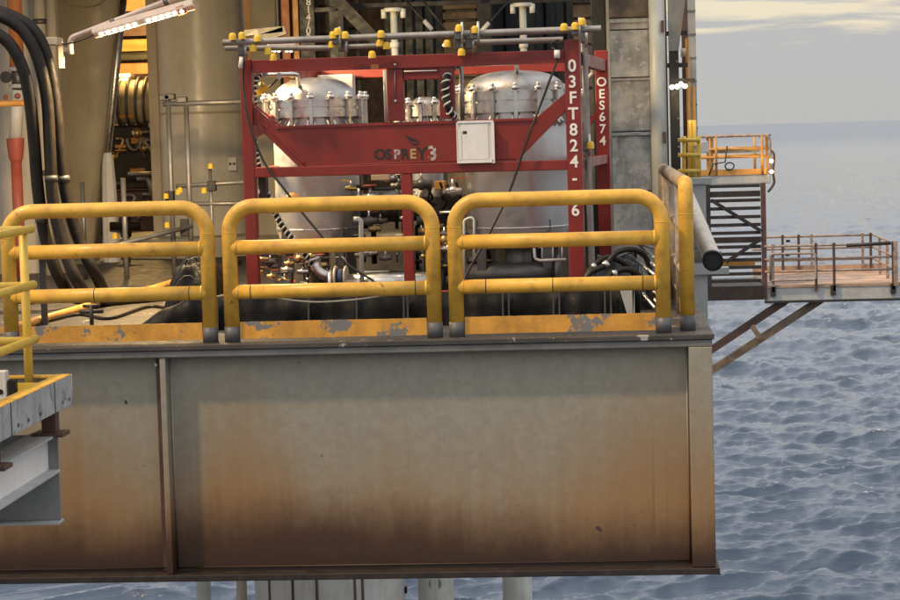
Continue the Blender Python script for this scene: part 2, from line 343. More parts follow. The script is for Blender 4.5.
def build_sea():
    rows = np.concatenate([1 / np.linspace(1 / 95., 1 / 2600., 760), np.geomspace(2700, 42000, 30)])
    rows = np.concatenate([[2., 40., 70.], rows])
    dense = np.radians(np.linspace(-13, 13, 760)); rest = np.radians(np.linspace(13, 347, 90)[1:-1])
    ang = np.concatenate([dense, rest])
    A, R_ = np.meshgrid(ang, rows); X = R_ * np.sin(A); Y = R_ * np.cos(A) - DIST; Z = np.zeros_like(X); J = np.zeros_like(X)
    for n, size, lo, hi, amp, wd, sd_, ch, far in ((512, 307., 4., 21., .27, RAD(80), 3, .95, 16000.), (1024, 97., .6, 5., .13, RAD(98), 5, .75, 3000.)):
        z, dx, dy = ocean(n, size, lo, hi, amp, wd, sd_)
        th = .35 if size > 100 else -.3
        U = (X * math.cos(th) - Y * math.sin(th)) / size * n; V = (X * math.sin(th) + Y * math.cos(th)) / size * n
        fade = np.clip(1.3 - R_ / far, 0, 1)
        zz, ax, ay = (sample(q, U, V) * fade for q in (z, dx, dy))
        Z += zz; Z_ = zz
        jac = sample(np.gradient(dx, axis=1) + np.gradient(dy, axis=0), U, V) / (size / n) * ch
        J += jac * fade
        X = X + ch * (ax * math.cos(th) + ay * math.sin(th)); Y = Y + ch * (-ax * math.sin(th) + ay * math.cos(th))
    Z += SEA_Z
    nr, nc = X.shape
    me = bpy.data.meshes.new('sea'); co = np.stack([X, Y, Z], -1).reshape(-1, 3).astype(np.float32)
    i = np.arange(nr - 1)[:, None]; j = np.arange(nc)[None, :]; jn = (j + 1) % nc
    q = np.stack([i * nc + j, (i + 1) * nc + j, (i + 1) * nc + jn, i * nc + jn], -1).reshape(-1, 4)
    # orientation: angle runs clockwise seen from above
    me.vertices.add(len(co)); me.vertices.foreach_set('co', co.ravel()); me.loops.add(q.size); me.loops.foreach_set('vertex_index', q.ravel().astype(np.int32))
    me.polygons.add(len(q)); me.polygons.foreach_set('loop_start', np.arange(len(q), dtype=np.int32) * 4); me.polygons.foreach_set('loop_total', np.full(len(q), 4, np.int32))
    me.polygons.foreach_set('use_smooth', np.ones(len(q), bool)); me.update()
    at = me.attributes.new('foam', 'FLOAT', 'POINT')
    s = -J; th = np.quantile(s, .994); at.data.foreach_set('value', np.clip((s - th) / (s.std() * 1.0), 0, 1).ravel().astype(np.float32))
    m = bpy.data.materials.new('sea water'); m.use_nodes = True; nt = m.node_tree; b = nt.nodes['Principled BSDF']; lk = nt.links
    def nn(t, **k):
        n = nt.nodes.new(t)
        for a, v in k.items(): setattr(n, a, v)
        return n
    tc = nn('ShaderNodeTexCoord'); no = nn('ShaderNodeTexNoise'); no.inputs['Scale'].default_value = 1.6; no.inputs['Detail'].default_value = 8; no.inputs['Roughness'].default_value = .68
    mp = nn('ShaderNodeMapping'); mp.inputs['Scale'].default_value = (.35, 1, 1); lk.new(tc.outputs['Object'], mp.inputs[0]); lk.new(mp.outputs[0], no.inputs['Vector'])
    bp = nn('ShaderNodeBump'); bp.inputs['Strength'].default_value = .5; bp.inputs['Distance'].default_value = .25; n3 = nn('ShaderNodeTexNoise'); n3.inputs['Scale'].default_value = .11; n3.inputs['Detail'].default_value = 9; n3.inputs['Roughness'].default_value = .62; lk.new(mp.outputs[0], n3.inputs['Vector'])
    m3 = nn('ShaderNodeMath', operation='MULTIPLY_ADD'); m3.inputs[1].default_value = 4.; lk.new(n3.outputs[0], m3.inputs[0]); lk.new(no.outputs[0], m3.inputs[2])
    lk.new(m3.outputs[0], bp.inputs['Height']); lk.new(bp.outputs[0], b.inputs['Normal'])
    fa = nn('ShaderNodeAttribute', attribute_name='foam'); no2 = nn('ShaderNodeTexNoise'); no2.inputs['Scale'].default_value = 2.5; no2.inputs['Detail'].default_value = 8; lk.new(tc.outputs['Object'], no2.inputs['Vector'])
    mu = nn('ShaderNodeMath', operation='MULTIPLY'); lk.new(fa.outputs['Fac'], mu.inputs[0])
    mr = nn('ShaderNodeMapRange'); mr.inputs[1].default_value = .4; mr.inputs[2].default_value = .65; lk.new(no2.outputs[0], mr.inputs[0]); lk.new(mr.outputs[0], mu.inputs[1])
    mx = nn('ShaderNodeMix', data_type='RGBA'); mx.inputs[6].default_value = (.012, .031, .068, 1); mx.inputs[7].default_value = (.65, .68, .7, 1); lk.new(mu.outputs[0], mx.inputs[0])
    lk.new(mx.outputs[2], b.inputs['Base Color']); b.inputs['IOR'].default_value = 1.62
    vl = nn('ShaderNodeVectorMath', operation='LENGTH'); lk.new(tc.outputs['Object'], vl.inputs[0])
    rr = nn('ShaderNodeMapRange', interpolation_type='SMOOTHSTEP')   # ripples too small to mesh far out count as roughness
    for q_, v_ in enumerate((150., 4000., .07, .29)): rr.inputs[q_ + 1].default_value = v_
    lk.new(vl.outputs['Value'], rr.inputs[0]); lk.new(rr.outputs[0], b.inputs['Roughness'])
    me.materials.append(m); o = bpy.data.objects.new('sea', me); COL.objects.link(o); return structure(o)
build_sea()
# ================================================================== DECK AND GIRDER
XR, EDGE = .83, -.18
deck = structure(obj('deck', MB().box((-16, EDGE, -.045), (XR, 19, 0)), 'deckp', bev=.008))
structure(obj('upper_deck', MB().box((-16, 5.0, 4.6), (.2, 24, 5.0)), 'dark'))  # unseen deck overhead, its edge set for the shade on the skid
G = thing('edge_girder', 'long rust stained steel plate girder under the deck edge', 'girder', (-1.5, EDGE, -1.85))
def gl(p): return (p[0] + 1.5, p[1] - EDGE, p[2] + 1.85)
def gbox(a, b): return MB().box(gl(a), gl(b))
WEBY = EDGE + .15
gm = M['girder']
def girder_part(name, mb, bev=0):
    # the paint's coordinates run from the deck down, so shift vertices into deck space
    o = obj(name, mb, 'girder', G, bev); me = o.data
    me.transform(Matrix.Translation((-1.5, EDGE, -1.85))); o.matrix_parent_inverse = Matrix.Translation((1.5, -EDGE, 1.85)); return o
girder_part('web', gbox((-16, WEBY, -1.80), (.80, WEBY + .03, -.10)))
obj('top_flange', gbox((-16, EDGE + .012, -.098), (.815, EDGE + .34, -.047)), 'grey', G, .006)
obj('bottom_flange', gbox((-16, EDGE - .02, -1.85), (.84, EDGE + .34, -1.80)), 'slat', G, .006)
girder_part('stiffener', gbox((-3.445, EDGE + .02, -1.798), (-3.40, WEBY - .001, -.10)), .004)
girder_part('stiffener', gbox((-8.4, EDGE + .02, -1.798), (-8.33, WEBY - .001, -.10)), .004)
girder_part('end_stiffener', gbox((.635, EDGE + .005, -1.798), (.812, WEBY - .001, -.10)), .006)
girder_part('weld_bead', MB().tube([gl((-3.39, WEBY - .004, -1.77)), gl((.63, WEBY - .004, -1.77))], .007, 8).tube([gl((-8.3, WEBY - .004, -1.77)), gl((-3.48, WEBY - .004, -1.77))], .007, 8))
girder_part('weld_bead', MB().tube([gl((-3.385, WEBY - .004, -1.79)), gl((-3.385, WEBY - .004, -.11))], .007, 8))
girder_part('weld_bead', MB().tube([gl((.622, WEBY - .004, -1.79)), gl((.622, WEBY - .004, -.11))], .007, 8))
obj('brown_strip', gbox((-3.50, WEBY - .008, -1.79), (-3.447, WEBY - .0012, -.11)), 'brown', G)  # narrow brown strip along the left side of the stiffener
o = obj('bolt', MB().ball(gl((-3.49, EDGE + .1, -.16)), .014), 'white', G)
# other deck beams, under the plate
for xx in (-.9, -5.5):
    b_ = thing('deck_beam', 'steel cross beam beneath the deck plate', 'beam', (xx, 9, -.9), group='cross beams beneath the deck')
    obj('web', MB().box((-.02, -8.6, -.5), (.02, 9, .80)), 'dark', b_); obj('flange', MB().box((-.15, -8.6, -.55), (.15, 9, -.502)), 'dark', b_)
# ================================================================== GUARDRAILS
PR = .058
def guardrail(x0, x1, label, seams, tilt=0.):
    zt, zm, zl = 1.055, .735, .388
    xc = (x0 + x1) / 2
    g = thing('guardrail', label, 'guardrail', (xc, 0, 0), group='yellow guardrail sections along the deck edge'); a, b = x0 - xc, x1 - xc
    obj('hoop', MB().tube(fillet([(a, 0, .12), (a, 0, zt), (b, 0, zt), (b, 0, .12)], .20, 10), PR, 22), 'yellow', g)
    for nm, z, r in (('middle_rail', zm, .056), ('lower_rail', zl, .056)):
        ra = obj(nm, MB().tube([(a + .01, 0, z), (b - .01, 0, z)], r, 20), 'yellow', g)
        obj('weld_collar', MB().tube([(a + .05, 0, z), (a + .066, 0, z)], [.0615, .0565], 18), 'yellow', ra)
        obj('weld_collar', MB().tube([(b - .066, 0, z), (b - .05, 0, z)], [.0565, .0615], 18), 'yellow', ra)
        if nm == 'lower_rail':
            for s in seams: obj('joint', MB().tube([(s - xc - .003, 0, z), (s - xc + .003, 0, z)], .0575, 20), 'black', ra)
        else:
            pass
    for s in (a, b):
        obj('weld_collar', MB().tube([(s, 0, .848), (s, 0, .854)], .0592, 20), 'yellow', g)
        obj('post_sleeve', MB().tube([(s, 0, .0), (s, 0, .12)], .0605, 22), 'sleeve', g)
    tp = MB(); n = 46; xs = [a + .062 + (b - a - .124) * k / n for k in range(n + 1)]
    top = [(x, .155 + random.uniform(-.0016, .0012)) for x in xs]; bot = [(x, .022 + random.uniform(-.001, .0015)) for x in xs]
    tp.prism(bot + top[::-1], -.012, .0)
    obj('toe_plate', tp, 'toe', g); return g
guardrail(-4.64, -3.065, 'yellow pipe guardrail section in front of the three thick black hoses', [P(95, 290, 0).x, P(190, 290, 0).x])
guardrail(-2.893, -1.309, 'yellow pipe guardrail section in front of the left silver vessel', [P(251, 290, 0).x, P(416, 290, 0).x])
guardrail(-1.138, .454, 'yellow pipe guardrail section at the deck corner, before the red post with white letters', [P(486, 290, 0).x, P(553, 290, 0).x, P(643, 290, 0).x])
g = thing('side_guardrail', 'yellow guardrail running back along the open side of the deck', 'guardrail', (.645, 0, 0))
obj('front_post', MB().tube(fillet([(0, .14, .1), (0, .14, 1.14), (0, .42, 1.14)], .05, 4), PR, 22), 'yellow', g)
obj('top_rail', MB().tube(fillet([(0, .421, 1.14), (0, 6.0, 1.14), (0, 6.0, .1)], .05, 4), .056, 22), 'bare', g)
obj('middle_rail', MB().tube([(0, .16, .75), (0, 6.0, .75)], .03, 14), 'bare', g); obj('lower_rail', MB().tube([(0, .16, .4), (0, 6.0, .4)], .03, 14), 'bare', g)
obj('post_sleeve', MB().tube([(0, .14, 0), (0, .14, .12)], .0615, 22), 'sleeve', g)
for yy in (1.7, 3.2, 4.7, 6.0): obj('post', MB().tube([(0, yy, 0), (0, yy, 1.1)], .035, 14), 'bare', g)
obj('weld_collar', MB().tube([(0, .14, .90), (0, .14, .906)], .0592, 20), 'yellow', g)
obj('toe_plate', MB().box((-.008, .22, .02), (.008, 5.9, .14)), 'toe', g)
# ================================================================== FILTER SKID
SKL, SKR = Vector((-3.15, 2.35, 0)), RAD(-5)
SKM = Matrix.Translation(SKL) @ Matrix.Rotation(SKR, 4, 'Z'); SKI = SKM.inverted()
def K(px, py, yl=0.):
    """skid-local x and z where a pixel's sight line meets the skid's own plane at depth yl"""
    a = SKI @ CP; d = (SKI.to_3x3() @ (CR @ Vector(((px - 450) / F, (300 - py) / F, -1)))); t = (yl - a.y) / d.y; q = a + d * t
    return q.x, q.z
def K3(px, py, yl=0.): x, z = K(px, py, yl); return Vector((x, yl, z))
S = thing('filter_skid', 'dark red steel frame skid holding large silver filter vessels', 'filter skid', SKL, SKR)
SW, SDp = 3.0, 3.0
xl1 = .105
zt = K(400, 55)[1]; zt2 = K(400, 68)[1]
zb1, zb0 = K(400, 164)[1], K(400, 174)[1]
H2_ = 2.345
pl = obj('post', MB().box((0, 0, 0), (xl1, .1, zt + .01)), 'red', S, .008)
pr = obj('post', MB().box((SW - .13, -.01, 0), (SW, .11, H2_)), 'red', S, .008); pr['label'] = 'red corner post with white letters'
prr = obj('post', MB().box((SW - .13, SDp - .12, 0), (SW, SDp, H2_)), 'red', S, .008)
obj('post', MB().box((0, SDp - .1, 0), (.1, SDp, zt)), 'red', S, .008)
xm0, xm1 = K(402.5, 230)[0], K(412.5, 230)[0]
obj('post', MB().box((xm0, .005, .15), (xm1, .095, zb0)), 'red', S, .006)
tb = obj('top_beam', MB().box((xl1, .012, zt2), (SW - .13, .10, zt)), 'red', S, .006)
obj('lip', MB().box((xl1, -.004, zt2), (SW - .13, .0115, zt2 + .03)), 'red', tb)
obj('lower_beam', MB().box((xl1, .0, zb0), (SW - .13, .09, zb1)), 'red', S, .006)
obj('base_beam', MB().box((xl1, .0, .02), (SW - .13, .1, .2)), 'red', S, .006)
for yy, zz0, zz1 in ((0, zt2 - .01, zt - .01), (0, zb0, zb1), (0, .02, .2)):
    obj('side_beam', MB().box((SW - .11, .11, zz0), (SW - .02, SDp - .12, zz1)), 'red', S, .006); obj('side_beam', MB().box((.01, .1, zz0), (.09, SDp - .1, zz1)), 'red', S, .006)
obj('rear_beam', MB().box((.1, SDp - .1, zt2), (SW - .13, SDp - .02, zt)), 'red', S, .006)
obj('rear_beam', MB().box((.1, SDp - .1, zb0), (SW - .13, SDp - .02, zb1)), 'red', S, .006)
obj('floor_plate', MB().box((.1, .1, .05), (SW - .11, SDp - .1, .09)), 'blackfab', S)  # floor blackened to put the shade under the vessels into its colour
obj('rear_dark_sheet', MB().box((.1, SDp - .06, .2), (SW - .13, SDp - .04, .95)), 'dark', S)  # dark sheet added to deepen the shade under the vessels
poly = [K(*q) for q in ((300, 169), (517, 160.5), (568, 108), (568, 90), (536, 117.5), (276, 126), (245.5, 100.5), (246, 117))]
fp = obj('front_panel', MB().prism(poly, .03, .065), 'red', S, .003); fp['label'] = 'red gusset plate with cut-out lettering'
rim = MB()
for a_, b_ in (((276, 128), (536, 119.5)), ((283, 128), (252, 103)), ((304, 163), (257, 117))):
    rim.bar(K3(*a_, .025), K3(*b_, .025), .016, .018, (0, 1, 0))
obj('edge_strip', rim, 'red', fp)
obj('weld_bead', MB().tube([K3(305, 166, .027), K3(296, 156, .027), K3(275, 131, .027)], .004, 6).tube([K3(307, 166.5, .027), K3(516, 158.5, .027)], .004, 6), 'red', fp)
# upper window frame in the middle of the front
def kbox(x0, y0, x1, y1, d0, d1): a_, b_ = K(x0, (y0 + y1) / 2), K(x1, (y0 + y1) / 2); c_, e_ = K((x0 + x1) / 2, y0), K((x0 + x1) / 2, y1); return MB().box((a_[0], d0, e_[1]), (b_[0], d1, c_[1]))
obj('window_post', kbox(387, 68, 403, 121, .02, .09), 'red', S, .005); obj('window_post', kbox(439, 66, 454, 119, .02, .09), 'red', S, .005)
obj('window_head', kbox(403.2, 67, 438.8, 79.5, .025, .085), 'red', S, .005)
obj('mounting_rail', kbox(378, 70, 382, 122, .3, .34), 'orange', S); obj('conduit', MB().tube([K3(384.5, 70, .2), K3(386, 121, .2)], .014, 10), 'palepipe', S)
obj('lug', kbox(371, 64.5, 379, 69, -.02, .01), 'orange', S, .003)
for q in ((395, 65), (395.5, 101)): obj('bolt', MB().ball(K3(*q, .015), .016), 'steel', S)
obj('stay', MB().tube([K3(394.6, 67, .012), K3(395.2, 100, .012)], .005, 6), 'galv', S)
obj('handle', MB().tube(fillet([K3(404, 71.5, .03), K3(404, 71.5, -.01), K3(437, 70.5, -.01), K3(437, 70.5, .03)], .01, 3), .007, 8), 'steel', S)
# side diagonal brace and mid side frames
obj('side_brace', MB().bar((.05, .12, 1.62), (.05, SDp - .13, 2.0), .05, .12), 'red', S)
pv = MB(); q0, q1 = K3(584, 130, 2.97), K3(604, 106, 2.97); pv.bar(q0, q1, .04, .13, (0, 1, 0)); obj('corner_brace', pv, 'red', S)
# lettering
for ch, py in zip('03FT824-6', (66, 82, 98, 114, 130, 146, 162, 178, 210.5)):
    x, z = K(575, py, -.012); text('lettering', ch, .145, 'letter', pr, (SW - .065, -.0125, z))
for ch, py in zip('OES674', (82, 94, 105.5, 117, 129, 141)):
    x, z = K(608, py, SDp - .12); text('lettering', ch, .125, 'letter', prr, (SW - .065, SDp - .1225, z))
lx = [380, 388.5, 397, 405, 413, 422, 432.5]
for ch, px, m_, sz in zip('OSPREY3', lx, ('letdark', 'letdark', 'letworn', 'letdark', 'brass', 'letdark', 'letworn'), (.125, .125, .11, .125, .115, .15, .17)):
    x, z = K(px, 154.5 - (px - 400) * .02, .03); text('lettering', ch, sz, m_, fp, (x, .0285, z), depth=.0012, bold=.03 if m_ != 'letter' else .012)
wing = MB()
for pts in (((404, 135), (413, 138), (420, 142), (417, 142.5), (410, 140.5)), ((406, 140), (414, 143.5), (421, 143.5), (415, 146))):
    wing.prism([K(*q, .03) for q in pts], .0283, .031)
obj('emblem', wing, 'letdark', fp)
dh = kbox(457, 122, 493, 163, -.035, .029); o = obj('document_holder', dh, 'white', S, .006); o['label'] = 'white clear-fronted document holder'
obj('sheet', kbox(462, 124, 489, 159, -.0395, -.0365), 'paper', o); fr = MB()
for q in ((457.3, 121, 493.2, 123.2), (457.5, 160.3, 494, 163.3), (491, 122, 494, 163), (458.2, 130, 461, 161)): fr.box(*[(v) for v in ((K(q[0], q[1], -.04)[0], -.046, K(q[0], q[3], -.04)[1]), (K(q[2], q[1], -.04)[0], -.038, K(q[0], q[1], -.04)[1]))])
obj('frame', fr, 'paper', o); obj('print', kbox(463.5, 131, 467.5, 134, -.0405, -.0396), 'letdark', o)
# vessels -----------------------------------------------------------------
def vessel(cx, cy, R, Rf, zf0, zf1, zdome, zbot, label, nclamp=16):
    """shell with bottom head and legs, bolted double flange and domed lid; z values are heights of the flange and of the top"""
    v = obj('vessel', MB().lathe([(.02, zbot - .17), (R * .35, zbot - .155), (R * .7, zbot - .10), (R * .93, zbot - .03), (R, zbot + .05), (R, zf0)], 64, (cx, cy, 0)), 'vessel', S); v['label'] = label
    zm = (zf0 + zf1) / 2
    obj('flange', MB().lathe([(R, zf0), (Rf, zf0), (Rf, zm - .012), (Rf * .97, zm - .012), (Rf * .97, zm + .012), (Rf, zm + .012), (Rf, zf1), (R * .9, zf1)], 64, (cx, cy, 0)), 'steel', v)
    n = 10; pr_ = [(R * .98 * math.cos(math.pi / 2 * k / n) ** .75, zf1 + (zdome - zf1) * math.sin(math.pi / 2 * k / n)) for k in range(n)] + [(.001, zdome)]
    obj('lid', MB().lathe(pr_, 64, (cx, cy, 0)), 'lid', v)
    obj('weld_seam', MB().lathe([(R + .001, zbot + .045), (R + .004, zbot + .05), (R + .004, zbot + .058), (R + .001, zbot + .063)], 64, (cx, cy, 0)), 'steel', v)
    obj('seam_plate', MB().lathe([(R + .002, zbot + .30), (R + .005, zbot + .304), (R + .005, zbot + .312), (R + .002, zbot + .316)], 64, (cx, cy, 0)), 'steel', v)
    cm = None
    for k in range(nclamp):
        a = 2 * math.pi * (k + .35) / nclamp
        if cm is None:
            h = zf1 - zf0; mb = MB()
            mb.bar((.02, 0, -.10), (.02, 0, h + .05), .034, .03); mb.tube([(.02, 0, h + .0), (.02, 0, h + .035)], .036, 8); mb.tube([(.02, 0, h + .035), (.02, 0, h + .065)], .02, 8); mb.box((-.03, -.04, h - .01), (.045, .04, h + .004))
            mb.bar((-.06, .032, -.02), (.03, .032, -.11), .016, .07); mb.bar((-.06, -.032, -.02), (.03, -.032, -.11), .016, .07)
            mb.tube([(.02, -.05, -.085), (.02, .05, -.085)], .013, 8)
            cm = mb.mesh('clamp'); cm.materials.append(M['steel'])
        c_ = link('clamp', cm, None, v); c_.location = (cx + Rf * math.cos(a), cy + Rf * math.sin(a), zf0); c_.rotation_euler = (0, 0, a)
    for k in range(4):
        a = math.pi / 4 + math.pi / 2 * k; x, y = cx + R * .9 * math.cos(a), cy + R * .9 * math.sin(a)
        obj('leg', MB().box((x - .04, y - .04, .09), (x + .04, y + .04, zbot + .12)), 'castgrey', v)
    return v
def vz(px, py, yl): return K(px, py, yl)[1]
VY = 1.25
xa = K(315, 110, VY)[0]; Ra = (K(358, 200, VY)[0] - K(273, 200, VY)[0]) / 2; Rfa = (K(362, 105, VY)[0] - K(267, 105, VY)[0]) / 2
va_ = vessel(xa, VY, Ra * .97, Rfa, vz(315, 117, VY - .4), vz(315, 99, VY - .4), vz(315, 77.5, VY), vz(315, 236, VY - .4), 'silver vessel with bolted domed lid glowing gold on one side')
VB = .95
xb = K(515, 105, VB)[0]; Rb = (K(570, 200, VB)[0] - K(465, 200, VB)[0]) / 2; Rfb = (K(571, 100, VB)[0] - K(459, 100, VB)[0]) / 2
vb_ = vessel(xb, VB, Rb * .97, Rfb, vz(515, 112, VB - .4), vz(515, 90, VB - .4), vz(515, 70.5, VB), vz(515, 234, VB - .4), 'wider silver vessel with bolted domed lid beside the lettered post')
VC = 2.35
xc_ = SW - .17 - .46; vessel(xc_, 2.15, .41, .45, vz(590, 112, VC), vz(590, 96, VC), vz(590, 80, VC), vz(590, 210, VC), 'silver vessel at the rear corner of the skid')
xd_ = K(426, 105, VC)[0]; vessel(xd_, VC, .15, .20, vz(420, 116, VC - .2), vz(420, 104, VC - .2), vz(420, 97, VC), vz(400, 232, VC), 'small silver vessel at the rear seen through the frame window', 10)
# lid pipes and spiral guarded hoses
def spiral_hose(name, pts, r, turns, m='black', guard='castgrey'):
    sp_ = smooth_path(pts, 10); h = obj(name, MB().tube(sp_, r, 12), m, S); h['label'] = 'black hose wrapped in a spiral guard'
    ln = [0]
    for i in range(1, len(sp_)): ln.append(ln[-1] + (sp_[i] - sp_[i - 1]).length)
    n = turns * 12; out = []
    for k in range(n + 1):
        s_ = ln[-1] * k / n; i = max(1, next((j for j in range(1, len(ln)) if ln[j] >= s_), len(ln) - 1)); t = (s_ - ln[i - 1]) / max(1e-6, ln[i] - ln[i - 1]); p = sp_[i - 1].lerp(sp_[i], t); d = (sp_[i] - sp_[i - 1]).normalized()
        u = Vector((0, 1, 0)); u = (u - d * u.dot(d)).normalized(); w_ = d.cross(u); a = 2 * math.pi * turns * k / n; out.append(p + (u * math.cos(a) + w_ * math.sin(a)) * (r + .003))
    obj('spiral_guard', MB().tube(out, .0085, 6), guard, h); return h
obj('lid_pipe', MB().tube(fillet([K3(262, 75, .45), K3(297, 74, .6), K3(299, 86, .95)], .04, 5), .021, 12), 'steel', S)
spiral_hose('spiral_hose', [K3(262, 75, .45), K3(257, 77, .4), K3(254, 86, .36), K3(254, 108, .34), K3(254, 140, .42), K3(262, 180, .4), K3(280, 222, .4), K3(300, 248, .42), K3(318, 270, .5)], .026, 42, 'black', 'palepipe')
obj('lid_pipe', MB().tube(fillet([K3(459, 64.5, .2), K3(516, 62.5, .45), K3(517.5, 78, .85)], .04, 5), .021, 12), 'steel', S)
obj('riser_pipe', MB().tube([K3(461, 64.5, .2), K3(462.5, 122, .2)], .02, 12), 'galv', S)
spiral_hose('spiral_hose', [K3(459, 64.5, .2), K3(451, 69, .1), K3(446, 80, -.02), K3(445.5, 95, -.02), K3(449, 110, -.02), K3(455, 118, .1), K3(457, 132, .2)], .028, 13, 'black', 'palepipe')
for q in ((291, 77.5, .8), (471, 86, .6), (262, 85, .5)): obj('fitting', MB().ball(K3(*q), .03, 10, 6), 'brass', S)
o = obj('tag', MB().bar(K3(257, 94, .3), K3(268, 87, .3), .05, .01, (0, 1, 0)), 'capy', S)
obj('gauge', MB().tube([K3(279, 76, .5), K3(279, 76, .54)], .03, 16), 'steel', S); obj('gauge_stem', MB().tube([K3(279, 78, .53), K3(266, 90, .53)], .008, 8), 'dark', S)
a_ = K3(317, 75, 2.7); b_ = K3(353, 96, 2.7); obj('instrument_panel', MB().box((a_.x, 2.7, b_.z - .6), (b_.x, 2.85, a_.z)), 'white', S, .01)
# piping under the vessels
def flanged_pipe(pts, r, m='castgrey', fl=True, fm=None):
    p = obj('pipe', MB().tube(fillet(pts, r * 2.2, 5), r, 16), m, S)
    if fl:
        for e, d in ((Vector(pts[0]), (Vector(pts[1]) - Vector(pts[0])).normalized()), (Vector(pts[-1]), (Vector(pts[-2]) - Vector(pts[-1])).normalized())):
            obj('flange', MB().tube([e, e + d * .03], r * 1.55, 16), fm or m, p)
    return p
flanged_pipe([K3(330, 284, .45), K3(440, 281, .5)], .085, 'steel'); flanged_pipe([K3(455, 276, .7), K3(560, 272, .7)], .10, 'castgrey')
flanged_pipe([K3(354, 219, .35), K3(361, 219, .35), K3(362, 285, .35)], .022, 'palepipe', False)
flanged_pipe([K3(313, 258, .5), K3(318, 272, .5), K3(336, 280, .5)], .05, 'steel')
flanged_pipe([K3(518, 240, .9), K3(519, 285, .9)], .12, 'castgrey'); flanged_pipe([K3(316, 240, 1.2), K3(316, 285, 1.2)], .10, 'castgrey')
flanged_pipe([K3(355, 214, 1.6), K3(450, 210, 1.6)], .09, 'castgrey'); flanged_pipe([K3(340, 240, 2.0), K3(560, 232, 2.0)], .07, 'dark')
flanged_pipe([K3(256, 259, .2), K3(269, 259, .2)], .018, 'brass', False)
for q in ((369, 260), (375, 284), (392, 258), (425, 260), (340, 272)): pass
for px in (336, 346): obj('flange_ring', MB().tube([K3(px - 1, 277, .42), K3(px + 1, 277, .42)], .10, 18), 'cream', S)
obj('valve_body', MB().tube([K3(338, 277, .42), K3(344, 277, .42)], .075, 16), 'blue', S)
o = obj('manifold_frame', MB().box(K3(250, 253, .3) + Vector((0, 0, -.12)), K3(271, 253, .34)), 'dark', S)
for fx in (463, 466): obj('ladder_rung_frame', MB().tube(fillet([K3(464, 282, .15), K3(464, 220, .15), K3(474, 216, .15), K3(474, 262, .15)], .03, 4), .011, 8), 'palepipe', S) if fx == 463 else None
fr = MB().tube(fillet([K3(534, 248, .3), K3(535, 259, .3), K3(540, 260.5, .3), K3(566, 259.5, .3)], .03, 4), .013, 8)
for px in (542, 553, 562): fr.tube([K3(px, 247, .3), K3(px, 260, .3)], .006, 6)
obj('wire_basket', fr, 'ltgrey', S)
rnd = random.Random(11)
def small_valve(px, py, yl, sc=1.):
    c = K3(px, py, yl); r = .028 * sc
    v = obj('valve', MB().tube([c + Vector((-.07 * sc, 0, 0)), c + Vector((.07 * sc, 0, 0))], r, 10).ball(c, r * 1.45, 10, 6), rnd.choice(['brass', 'steel', 'castgrey', 'castgrey']), S)
    obj('stem', MB().tube([c, c + Vector((0, 0, .09 * sc))], .01 * sc, 8), 'steel', v)
    if rnd.random() < .5: obj('lever', MB().bar(c + Vector((-.01, 0, .09 * sc)), c + Vector((.11 * sc * rnd.choice((-1, 1)), -.02, .10 * sc)), .018, .01), rnd.choice(['capy', 'pinkred', 'blue']), v)
    else: obj('handwheel', MB().tube([c + Vector((0, 0, .088 * sc)), c + Vector((0, 0, .10 * sc))], .05 * sc, 14), rnd.choice(['dark', 'pinkred', 'castgrey']), v)
for _ in range(26): small_valve(rnd.uniform(252, 330), rnd.uniform(252, 284), rnd.uniform(.3, .9), rnd.uniform(.6, 1.1))
for _ in range(14): small_valve(rnd.uniform(350, 400), rnd.uniform(176, 262), rnd.uniform(.5, 1.1), rnd.uniform(.7, 1.3))
for _ in range(14): small_valve(rnd.uniform(416, 462), rnd.uniform(176, 265), rnd.uniform(.6, 1.3), rnd.uniform(.8, 1.4))
for _ in range(8): small_valve(rnd.uniform(464, 560), rnd.uniform(240, 280), rnd.uniform(.9, 1.6), rnd.uniform(.8, 1.3))
for k in range(34):
    px_ = rnd.choice([rnd.uniform(250, 340), rnd.uniform(350, 402), rnd.uniform(414, 462), rnd.uniform(466, 560)]); py_ = rnd.uniform(244, 284) if px_ < 345 or px_ > 463 else rnd.uniform(180, 284); yl_ = rnd.uniform(.5, 1.9); p = K3(px_, py_, yl_); r_ = rnd.choice([.009, .012, .018, .026])
    q = p + Vector((rnd.uniform(-.3, .3), rnd.uniform(-.1, .2), 0)); e_ = q + Vector((0, 0, -max(.05, min(q.z - .1, rnd.uniform(.1, .5)))))
    if .15 < q.x < SW - .2: tb_ = obj('tubing', MB().tube(fillet([p, q, e_], .05, 4), r_, 8), rnd.choice(['steel', 'galv', 'castgrey', 'dark', 'black']), S); obj('union', MB().tube([q.lerp(e_, .5), q.lerp(e_, .5) + Vector((0, 0, .03))], r_ * 1.7, 6), rnd.choice(['brass', 'steel']), tb_)
obj('pump_body', MB().lathe([(.01, 0), (.17, 0), (.2, .06), (.2, .3), (.15, .38), (.01, .4)], 28, K3(441, 228, 1.3)), 'dark', S)
for k in range(5):
    a = K3(424 + k * 8, 182 + 2 * (k % 2), .9); b = K3(430 + k * 6, 200 + 5 * (k % 3), 1.0); obj('flexible_line', MB().tube(smooth_path([a, (a + b) / 2 + Vector((.05 * (-1) ** k, -.03, -.05)), b]), .012, 8), 'black', S)
obj('junction_box', kbox(416, 184, 427, 193, 1.0, 1.1), 'ochre', S, .005); obj('junction_box', kbox(358, 176, 377, 182, .6, .7), 'cream', S, .005); obj('label_plate', kbox(391, 183, 394, 196, .5, .51), 'pinkred', S)
obj('motor', MB().tube([K3(370, 205, 1.2), K3(400, 204, 1.2)], .13, 20), 'castgrey', S)
